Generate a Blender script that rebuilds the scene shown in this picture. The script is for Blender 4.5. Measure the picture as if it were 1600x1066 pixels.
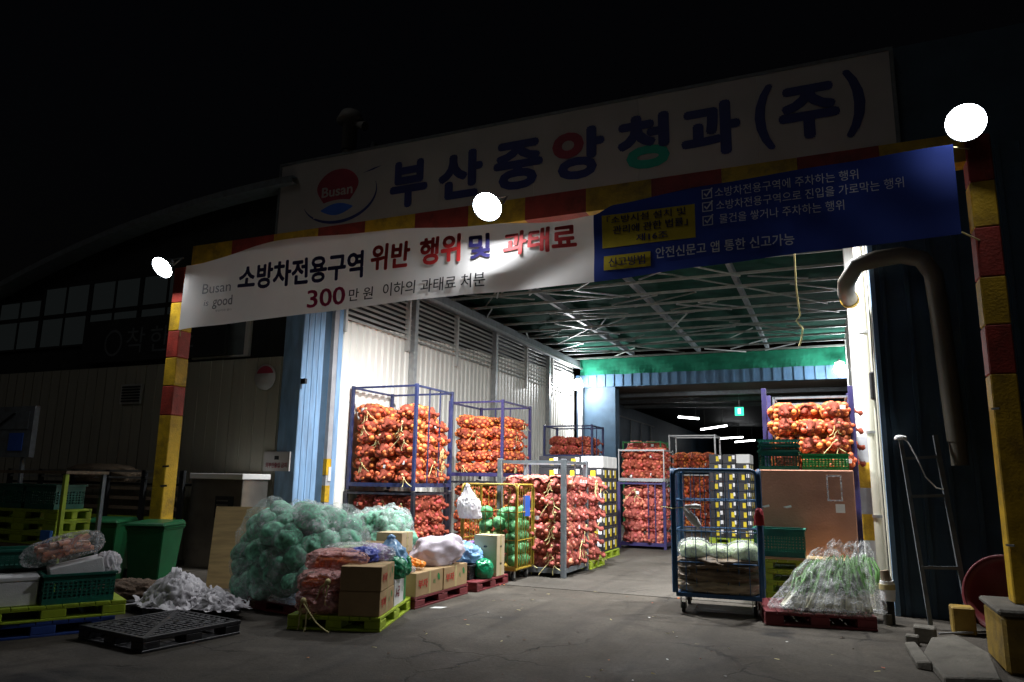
import bpy, bmesh, math, random
from math import sin, cos, pi, radians
from mathutils import Vector, Matrix, noise

random.seed(7)
scene = bpy.context.scene
for o in list(bpy.data.objects):
    bpy.data.objects.remove(o, do_unlink=True)
COL = scene.collection

# ------------------------------------------------------------------ camera
F_PX, TILT, ROLL, YAW, EYE = 1140.0, math.atan(215 / 1140.0), radians(0.9), radians(23.4), 1.65
fw = Vector((-sin(YAW) * cos(TILT), cos(YAW) * cos(TILT), sin(TILT)))
r0 = Vector((cos(YAW), sin(YAW), 0)); u0 = r0.cross(fw)
cr = r0 * cos(ROLL) + u0 * sin(ROLL); cu = -r0 * sin(ROLL) + u0 * cos(ROLL)
cam_d = bpy.data.cameras.new('camera'); cam = bpy.data.objects.new('camera', cam_d); COL.objects.link(cam)
m = Matrix.Identity(4)
for i in range(3):
    m[i][0], m[i][1], m[i][2] = cr[i], cu[i], -fw[i]
m[2][3] = EYE
cam.matrix_world = m
cam_d.sensor_width = 36; cam_d.lens = F_PX / 1600 * 36; cam_d.clip_start = 0.05; cam_d.clip_end = 800
scene.camera = cam

# ------------------------------------------------------------------ world, exposure
w = bpy.data.worlds.new('World'); scene.world = w; w.use_nodes = True
nt = w.node_tree; bg = nt.nodes['Background']
sky = nt.nodes.new('ShaderNodeTexSky'); sky.sky_type = 'NISHITA'; sky.sun_disc = False
sky.sun_elevation = radians(-4); sky.sun_rotation = radians(200)
nt.links.new(sky.outputs[0], bg.inputs[0]); bg.inputs[1].default_value = 0.06
scene.view_settings.view_transform = 'Standard'; scene.view_settings.look = 'None'
scene.view_settings.exposure = 0; scene.view_settings.gamma = 1; scene.view_settings.use_curve_mapping = False
scene.cycles.use_denoising = True
scene.cycles.max_bounces = 8; scene.cycles.transparent_max_bounces = 24
scene.cycles.diffuse_bounces = 3; scene.cycles.glossy_bounces = 3
scene.cycles.sample_clamp_indirect = 4.0
sund = bpy.data.lights.new('sun', 'SUN'); sund.energy = 0.045; sund.angle = radians(25); sund.color = (1.0, 0.97, 0.92)   # faint night light on the fronts
sun = bpy.data.objects.new('sun', sund); COL.objects.link(sun); sun.rotation_euler = (radians(48), 0, radians(-20))
ENTRANCE_W = (1950, 3500, 2400)     # the three floods over the doorway
FAR_W = (600, 380)            # the two bulbs at the far beam
GANTRY_L = (190, 250, 80)       # radiance of the three gantry lamp faces
TUBE_L = 14

# ------------------------------------------------------------------ materials
MATS = {}
def pm(name, col, rough=0.6, var=0.15, scale=6.0, bump=0.0, bscale=40.0, metal=0.0, spec=0.4, dirt=0.0,
       dcol=(0.05, 0.045, 0.04), island=0.0, dscale=2.0, sss=0.0, transl=0.0, stretch=None):
    if name in MATS: return MATS[name]
    ma = bpy.data.materials.new(name); ma.use_nodes = True; MATS[name] = ma
    t = ma.node_tree; N = t.nodes; L = t.links; b = N['Principled BSDF']
    b.inputs['Roughness'].default_value = rough; b.inputs['Metallic'].default_value = metal
    b.inputs['Specular IOR Level'].default_value = spec
    tc = N.new('ShaderNodeTexCoord'); src = tc.outputs['Object']
    if stretch:
        mp = N.new('ShaderNodeMapping'); mp.inputs['Scale'].default_value = stretch
        L.new(src, mp.inputs[0]); src = mp.outputs[0]
    oi = N.new('ShaderNodeObjectInfo')
    ad = N.new('ShaderNodeVectorMath'); ad.operation = 'ADD'; L.new(src, ad.inputs[0]); L.new(oi.outputs['Random'], ad.inputs[1])
    n = N.new('ShaderNodeTexNoise'); n.inputs['Scale'].default_value = scale; n.inputs['Detail'].default_value = 6
    L.new(ad.outputs[0], n.inputs['Vector'])
    rp = N.new('ShaderNodeValToRGB'); rp.color_ramp.elements[0].position = 0.3; rp.color_ramp.elements[1].position = 0.7
    c0 = [max(0, c * (1 - var)) for c in col]; c1 = [min(1, c * (1 + var)) for c in col]
    rp.color_ramp.elements[0].color = (*c0, 1); rp.color_ramp.elements[1].color = (*c1, 1)
    L.new(n.outputs['Fac'], rp.inputs[0]); out = rp.outputs[0]
    ob = N.new('ShaderNodeMapRange'); sp = 0.2 if island else 0.07; ob.inputs[3].default_value = 1 - sp; ob.inputs[4].default_value = 1 + sp
    L.new(oi.outputs['Random'], ob.inputs[0]); ho = N.new('ShaderNodeHueSaturation'); L.new(ob.outputs[0], ho.inputs['Value']); L.new(out, ho.inputs['Color']); out = ho.outputs[0]
    if island:
        g = N.new('ShaderNodeNewGeometry'); hs = N.new('ShaderNodeHueSaturation')
        mr = N.new('ShaderNodeMapRange'); mr.inputs[3].default_value = 1 - island; mr.inputs[4].default_value = 1 + island
        L.new(g.outputs['Random Per Island'], mr.inputs[0]); L.new(mr.outputs[0], hs.inputs['Value'])
        mr2 = N.new('ShaderNodeMapRange'); mr2.inputs[3].default_value = 0.5 - island * 0.055; mr2.inputs[4].default_value = 0.5 + island * 0.05
        wn = N.new('ShaderNodeTexWhiteNoise'); wn.noise_dimensions = '1D'; L.new(g.outputs['Random Per Island'], wn.inputs['W'])
        L.new(wn.outputs['Value'], mr2.inputs[0]); L.new(mr2.outputs[0], hs.inputs['Hue'])
        L.new(out, hs.inputs['Color']); out = hs.outputs[0]
    if dirt:
        n2 = N.new('ShaderNodeTexNoise'); n2.inputs['Scale'].default_value = dscale; n2.inputs['Detail'].default_value = 9
        n2.inputs['Roughness'].default_value = 0.7; L.new(ad.outputs[0], n2.inputs['Vector'])
        r2 = N.new('ShaderNodeValToRGB'); r2.color_ramp.elements[0].position = 0.48; r2.color_ramp.elements[1].position = 0.72
        L.new(n2.outputs['Fac'], r2.inputs[0])
        mu = N.new('ShaderNodeMath'); mu.operation = 'MULTIPLY'; mu.inputs[1].default_value = dirt; L.new(r2.outputs[0], mu.inputs[0])
        mx = N.new('ShaderNodeMixRGB'); mx.inputs[2].default_value = (*dcol, 1)
        L.new(mu.outputs[0], mx.inputs[0]); L.new(out, mx.inputs[1]); out = mx.outputs[0]
    L.new(out, b.inputs['Base Color'])
    if bump:
        n3 = N.new('ShaderNodeTexNoise'); n3.inputs['Scale'].default_value = bscale; n3.inputs['Detail'].default_value = 4
        L.new(ad.outputs[0], n3.inputs['Vector'])
        bp = N.new('ShaderNodeBump'); bp.inputs['Strength'].default_value = bump; bp.inputs['Distance'].default_value = 0.02
        L.new(n3.outputs['Fac'], bp.inputs['Height']); L.new(bp.outputs[0], b.inputs['Normal'])
    if sss:
        b.inputs['Subsurface Weight'].default_value = sss; b.inputs['Subsurface Radius'].default_value = (0.03, 0.02, 0.015)
    if transl:
        tr = N.new('ShaderNodeBsdfTranslucent'); L.new(out, tr.inputs[0]); ms = N.new('ShaderNodeMixShader'); ms.inputs[0].default_value = transl
        L.new(b.outputs[0], ms.inputs[1]); L.new(tr.outputs[0], ms.inputs[2]); L.new(ms.outputs[0], N['Material Output'].inputs[0])
    return ma

def film(name, alpha=0.28, col=(0.85, 0.88, 0.9), rough=0.18, bstr=0.7):
    if name in MATS: return MATS[name]
    ma = bpy.data.materials.new(name); ma.use_nodes = True; MATS[name] = ma
    t = ma.node_tree; N = t.nodes; L = t.links; b = N['Principled BSDF']
    b.inputs['Base Color'].default_value = (*col, 1); b.inputs['Roughness'].default_value = rough
    b.inputs['Specular IOR Level'].default_value = 0.7
    tc = N.new('ShaderNodeTexCoord'); n = N.new('ShaderNodeTexNoise'); n.inputs['Scale'].default_value = 7; n.inputs['Detail'].default_value = 8
    n.inputs['Distortion'].default_value = 1.5
    L.new(tc.outputs['Object'], n.inputs['Vector'])
    r = N.new('ShaderNodeValToRGB'); r.color_ramp.elements[0].position = 0.38; r.color_ramp.elements[1].position = 0.68
    a0, a1 = alpha * 0.35, min(1, alpha * 1.7)
    r.color_ramp.elements[0].color = (a0, a0, a0, 1); r.color_ramp.elements[1].color = (a1, a1, a1, 1)
    L.new(n.outputs['Fac'], r.inputs[0])
    n4 = N.new('ShaderNodeTexNoise'); n4.inputs['Scale'].default_value = 4.5; n4.inputs['Detail'].default_value = 4; n4.inputs['Distortion'].default_value = 2.5; L.new(tc.outputs['Object'], n4.inputs['Vector'])
    s1 = N.new('ShaderNodeMath'); s1.operation = 'SUBTRACT'; s1.inputs[1].default_value = 0.5; L.new(n4.outputs['Fac'], s1.inputs[0])
    s2 = N.new('ShaderNodeMath'); s2.operation = 'ABSOLUTE'; L.new(s1.outputs[0], s2.inputs[0])
    s3 = N.new('ShaderNodeMapRange'); s3.inputs[1].default_value = 0.0; s3.inputs[2].default_value = 0.035; s3.inputs[3].default_value = min(0.8, alpha * 2.4); s3.inputs[4].default_value = 0.0; L.new(s2.outputs[0], s3.inputs[0])
    s4 = N.new('ShaderNodeMath'); s4.operation = 'MAXIMUM'; L.new(s3.outputs[0], s4.inputs[0]); L.new(r.outputs[0], s4.inputs[1]); L.new(s4.outputs[0], b.inputs['Alpha'])
    n2 = N.new('ShaderNodeTexNoise'); n2.inputs['Scale'].default_value = 18; n2.inputs['Detail'].default_value = 5; n2.inputs['Distortion'].default_value = 2
    L.new(tc.outputs['Object'], n2.inputs['Vector'])
    bp = N.new('ShaderNodeBump'); bp.inputs['Strength'].default_value = bstr; bp.inputs['Distance'].default_value = 0.03
    L.new(n2.outputs['Fac'], bp.inputs['Height']); L.new(bp.outputs[0], b.inputs['Normal'])
    return ma

def emit(name, col, strength):
    if name in MATS: return MATS[name]
    ma = bpy.data.materials.new(name); ma.use_nodes = True; MATS[name] = ma
    t = ma.node_tree; N = t.nodes
    e = N.new('ShaderNodeEmission'); e.inputs[0].default_value = (*col, 1); e.inputs[1].default_value = strength
    t.links.new(e.outputs[0], N['Material Output'].inputs[0])
    return ma

def ground_mat(name, base, light, crack, spots):
    ma = bpy.data.materials.new(name); ma.use_nodes = True
    t = ma.node_tree; N = t.nodes; L = t.links; b = N['Principled BSDF']; b.inputs['Specular IOR Level'].default_value = 0.15
    tc = N.new('ShaderNodeTexCoord'); src = tc.outputs['Object']
    def nz(s, d=6, ro=0.6, dist=0):
        n = N.new('ShaderNodeTexNoise'); n.inputs['Scale'].default_value = s; n.inputs['Detail'].default_value = d
        n.inputs['Roughness'].default_value = ro; n.inputs['Distortion'].default_value = dist; L.new(src, n.inputs['Vector']); return n
    def ramp(fac, p0, p1, c0=(0, 0, 0), c1=(1, 1, 1)):
        r = N.new('ShaderNodeValToRGB'); r.color_ramp.elements[0].position = p0; r.color_ramp.elements[1].position = p1
        r.color_ramp.elements[0].color = (*c0, 1); r.color_ramp.elements[1].color = (*c1, 1); L.new(fac, r.inputs[0]); return r.outputs[0]
    def mix(f, a, c, mode='MIX'):
        x = N.new('ShaderNodeMixRGB'); x.blend_type = mode
        for k, v in ((0, f), (1, a), (2, c)):
            if hasattr(v, 'node'): L.new(v, x.inputs[k])
            else: x.inputs[k].default_value = v if k == 0 else (*v, 1)
        return x.outputs[0]
    big = ramp(nz(0.35, 7, 0.65, 0.6).outputs['Fac'], 0.35, 0.68, base, light)
    fine = ramp(nz(28, 4, 0.7).outputs['Fac'], 0.25, 0.8, (0.62, 0.62, 0.62), (1.25, 1.25, 1.25))
    c = mix(1.0, big, fine, 'MULTIPLY')
    st = ramp(nz(1.3, 8, 0.7, 1.0).outputs['Fac'], 0.52, 0.66)
    ss = N.new('ShaderNodeMath'); ss.operation = 'MULTIPLY'; ss.inputs[1].default_value = spots; L.new(st, ss.inputs[0])
    c = mix(ss.outputs[0], c, (0.035, 0.03, 0.026))
    oil = ramp(nz(0.75, 3, 0.5, 0.3).outputs['Fac'], 0.62, 0.70); c = mix(oil, c, (0.022, 0.02, 0.018)) if spots > 0.5 else c
    pale = ramp(nz(0.55, 9, 0.75, 2.0).outputs['Fac'], 0.55, 0.75); pm_ = N.new('ShaderNodeMath'); pm_.operation = 'MULTIPLY'; pm_.inputs[1].default_value = 0.5; L.new(pale, pm_.inputs[0]); c = mix(pm_.outputs[0], c, (0.17, 0.155, 0.13))
    mpt = N.new('ShaderNodeMapping'); mpt.inputs['Scale'].default_value = (2.6, 0.16, 1); mpt.inputs['Rotation'].default_value = (0, 0, 0.16); L.new(src, mpt.inputs[0])
    tn = N.new('ShaderNodeTexNoise'); tn.inputs['Scale'].default_value = 1.0; tn.inputs['Detail'].default_value = 5; L.new(mpt.outputs[0], tn.inputs['Vector'])
    tm = N.new('ShaderNodeMath'); tm.operation = 'MULTIPLY'; tm.inputs[1].default_value = 0.45; L.new(ramp(tn.outputs['Fac'], 0.55, 0.68), tm.inputs[0]); c = mix(tm.outputs[0], c, (0.025, 0.022, 0.02))
    v = N.new('ShaderNodeTexVoronoi'); v.feature = 'DISTANCE_TO_EDGE'; v.inputs['Scale'].default_value = 0.55
    wob = nz(2.2, 5); mv = N.new('ShaderNodeVectorMath'); mv.operation = 'MULTIPLY_ADD'; mv.inputs[1].default_value = (0.5, 0.5, 0)
    L.new(wob.outputs['Color'], mv.inputs[0]); L.new(src, mv.inputs[2]); L.new(mv.outputs[0], v.inputs['Vector'])
    ck = ramp(v.outputs['Distance'], 0.002, 0.012, (1, 1, 1), (0, 0, 0))
    msk = ramp(nz(0.5, 2).outputs['Fac'], 0.5, 0.58)
    ckm = N.new('ShaderNodeMath'); ckm.operation = 'MULTIPLY'; L.new(ck, ckm.inputs[0]); L.new(msk, ckm.inputs[1])
    cks = N.new('ShaderNodeMath'); cks.operation = 'MULTIPLY'; cks.inputs[1].default_value = crack; L.new(ckm.outputs[0], cks.inputs[0])
    c = mix(cks.outputs[0], c, (0.02, 0.018, 0.016))
    L.new(c, b.inputs['Base Color'])
    ro = ramp(nz(0.9, 5).outputs['Fac'], 0.3, 0.7, (0.55, 0.55, 0.55), (0.85, 0.85, 0.85)); L.new(ro, b.inputs['Roughness'])
    hn = nz(55, 5, 0.7); h2 = nz(3.0, 5)
    h = N.new('ShaderNodeMath'); h.operation = 'MULTIPLY_ADD'; h.inputs[1].default_value = 2.0; L.new(h2.outputs['Fac'], h.inputs[0]); L.new(hn.outputs['Fac'], h.inputs[2])
    hc = N.new('ShaderNodeMath'); hc.operation = 'MULTIPLY_ADD'; hc.inputs[1].default_value = -2.5; L.new(cks.outputs[0], hc.inputs[0]); L.new(h.outputs[0], hc.inputs[2])
    bp = N.new('ShaderNodeBump'); bp.inputs['Strength'].default_value = 0.5; bp.inputs['Distance'].default_value = 0.02
    L.new(hc.outputs[0], bp.inputs['Height']); L.new(bp.outputs[0], b.inputs['Normal'])
    return ma

# ------------------------------------------------------------------ mesh helpers
class MB:
    def __init__(s): s.v = []; s.f = []; s.mi = []; s.sm = []
    def add(s, vs, fs, mi=0, sm=False):
        o = len(s.v); s.v += [tuple(p) for p in vs]
        for f in fs: s.f.append([i + o for i in f]); s.mi.append(mi); s.sm.append(sm)
        return s
    def box(s, x0, x1, y0, y1, z0, z1, mi=0):
        vs = [(x0, y0, z0), (x1, y0, z0), (x1, y1, z0), (x0, y1, z0), (x0, y0, z1), (x1, y0, z1), (x1, y1, z1), (x0, y1, z1)]
        return s.add(vs, [(0, 3, 2, 1), (4, 5, 6, 7), (0, 1, 5, 4), (1, 2, 6, 5), (2, 3, 7, 6), (3, 0, 4, 7)], mi)
    def bar(s, a, b, w, h=None, mi=0, up=(0, 0, 1)):
        a, b = Vector(a), Vector(b); h = h or w; d = (b - a).normalized(); up = Vector(up)
        if abs(d.dot(up)) > 0.98: up = Vector((0, 1, 0))
        x = d.cross(up).normalized() * w / 2; y = d.cross(x.normalized()) * h / 2
        vs = [a - x - y, a + x - y, a + x + y, a - x + y, b - x - y, b + x - y, b + x + y, b - x + y]
        return s.add(vs, [(0, 1, 2, 3), (7, 6, 5, 4), (0, 4, 5, 1), (1, 5, 6, 2), (2, 6, 7, 3), (3, 7, 4, 0)], mi)
    def tube(s, pts, r, n=8, mi=0, cap=True):
        pts = [Vector(p) for p in pts]; rs = r if isinstance(r, (list, tuple)) else [r] * len(pts)
        vs = []; fs = []; prev = None
        for i, p in enumerate(pts):
            d = (pts[min(i + 1, len(pts) - 1)] - pts[max(i - 1, 0)]).normalized()
            if prev is None: x = d.orthogonal().normalized()
            else:
                x = prev - d * prev.dot(d)
                x = x.normalized() if x.length > 1e-5 else d.orthogonal().normalized()
            prev = x; y = d.cross(x)
            for k in range(n):
                a = 2 * pi * k / n; vs.append(p + (x * cos(a) + y * sin(a)) * rs[i])
        for i in range(len(pts) - 1):
            for k in range(n):
                fs.append((i * n + k, i * n + (k + 1) % n, (i + 1) * n + (k + 1) % n, (i + 1) * n + k))
        s.add(vs, fs, mi, True)
        if cap:
            s.add(vs[:n], [tuple(range(n))[::-1]], mi); s.add(vs[-n:], [tuple(range(n))], mi)
        return s
    def lathe(s, prof, n=20, mi=0, mtx=None, sm=True):
        vs = []; fs = []
        for r, z in prof:
            for k in range(n):
                a = 2 * pi * k / n; p = Vector((r * cos(a), r * sin(a), z)); vs.append(mtx @ p if mtx else p)
        for i in range(len(prof) - 1):
            for k in range(n): fs.append((i * n + k, i * n + (k + 1) % n, (i + 1) * n + (k + 1) % n, (i + 1) * n + k))
        return s.add(vs, fs, mi, sm)
    def ico(s, c, r, sub=1, mi=0, sc=(1, 1, 1), sm=True):
        V, Fc = ICO[sub]
        return s.add([(c[0] + p[0] * r * sc[0], c[1] + p[1] * r * sc[1], c[2] + p[2] * r * sc[2]) for p in V], Fc, mi, sm)
    def mesh(s, name, mats, bevel=0, seg=1):
        me = bpy.data.meshes.new(name); me.from_pydata(s.v, [], s.f)
        for mt in (mats if isinstance(mats, (list, tuple)) else [mats]): me.materials.append(mt)
        me.polygons.foreach_set('material_index', s.mi); me.polygons.foreach_set('use_smooth', s.sm)
        if bevel:
            bm = bmesh.new(); bm.from_mesh(me)
            bmesh.ops.bevel(bm, geom=[e for e in bm.edges if len(e.link_faces) == 2 and e.calc_face_angle(0) > 0.6], offset=bevel, segments=seg, affect='EDGES', clamp_overlap=True)
            bm.to_mesh(me); bm.free()
        me.update(); return me
    def build(s, name, mats, parent=None, loc=None, rotz=0, bevel=0, seg=1):
        return obj(name, s.mesh(name, mats, bevel, seg), parent, loc, rotz)

ICO = {}
for sub in (1, 2, 3, 4, 5):
    bm = bmesh.new(); bmesh.ops.create_icosphere(bm, subdivisions=sub, radius=1)
    ICO[sub] = ([tuple(v.co) for v in bm.verts], [tuple(v.index for v in f.verts) for f in bm.faces]); bm.free()

def obj(name, me, parent=None, loc=None, rotz=0, rot=None):
    o = bpy.data.objects.new(name, me); COL.objects.link(o)
    if parent: o.parent = parent
    if loc is not None: o.location = loc
    if rot is not None: o.rotation_euler = rot
    elif rotz: o.rotation_euler = (0, 0, rotz)
    return o
def tag(o, label, cat=None, group=None, kind=None):
    if label: o['label'] = label
    if cat: o['category'] = cat
    if group: o['group'] = group
    if kind: o['kind'] = kind
    return o
def thing(name, label, cat, loc=(0, 0, 0), rotz=0, group=None):
    return tag(obj(name, None, None, loc, rotz), label, cat, group)
def copy_tree(o, parent=None):
    c = o.copy(); COL.objects.link(c); c.parent = parent
    for ch in list(o.children): copy_tree(ch, c)
    return c
def part(name, mats, parent, fn, bevel=0, loc=None, rotz=0):
    mb = MB(); fn(mb); return mb.build(name, mats, parent, loc, rotz, bevel)
def boxp(name, mat, parent, *b, bevel=0):
    return MB().box(*b).build(name, mat, parent, bevel=bevel)
def barp(name, mat, parent, a, b, w, h=None, bevel=0):
    return MB().bar(a, b, w, h).build(name, mat, parent, bevel=bevel)
def tubep(name, mat, parent, pts, r, n=8):
    return MB().tube(pts, r, n).build(name, mat, parent)

TXT = {}
def text_mesh(body, weight=0.0, res=3):
    if 'o' not in TXT:
        TXT['c'] = bpy.data.curves.new('lettering_source', 'FONT'); TXT['o'] = bpy.data.objects.new('lettering_source', TXT['c'])
    cu_ = TXT['c']; cu_.body = body; cu_.offset = weight; cu_.resolution_u = res
    return bpy.data.meshes.new_from_object(TXT['o'])
def text_fit(name, body, mat, parent, x0, x1, z0, z1, fmap, weight=0.02, res=3, split=0, nrm=(0, -1, 0)):
    """lettering stretched to the box and laid on the surface fmap(x, z) -> point; heavier strokes come from shifted layers"""
    me = text_mesh(body, 0.0, res)
    xs = [v.co.x for v in me.vertices]; ys = [v.co.y for v in me.vertices]
    wt = max(0.0, weight)
    a, b, c, d = min(xs) - wt, max(xs) + wt, min(ys) - wt, max(ys) + wt
    sx_, sy_ = (x1 - x0) / (b - a), (z1 - z0) / (d - c)
    bm = bmesh.new(); bm.from_mesh(me)
    if split:
        for it in range(4):
            es = [e for e in bm.edges if math.hypot((e.verts[0].co.x - e.verts[1].co.x) * sx_, (e.verts[0].co.y - e.verts[1].co.y) * sy_) > split]
            if not es: break
            bmesh.ops.subdivide_edges(bm, edges=es, cuts=1); bmesh.ops.triangulate(bm, faces=bm.faces[:])
    bm.verts.index_update()
    V = [v.co.copy() for v in bm.verts]; Fc = [[v.index for v in f.verts] for f in bm.faces]; bm.free(); bpy.data.meshes.remove(me)
    mb = MB(); n_ = Vector(nrm)
    shifts = [(0, 0)] + ([(wt * cos(k * pi / 4), wt * sin(k * pi / 4)) for k in range(8)] if wt > 0.004 else [])
    for k, (dx, dy) in enumerate(shifts):
        mb.add([fmap(x0 + (v.x + dx - a) * sx_, z0 + (v.y + dy - c) * sy_) + n_ * (0.0004 * k) for v in V], Fc)
    return mb.build(name, mat, parent)
def grid_surface(f, nu, nv):
    vs = [f(i / nu, j / nv) for j in range(nv + 1) for i in range(nu + 1)]
    fs = [(j * (nu + 1) + i, j * (nu + 1) + i + 1, (j + 1) * (nu + 1) + i + 1, (j + 1) * (nu + 1) + i) for j in range(nv) for i in range(nu)]
    return vs, fs

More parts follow.
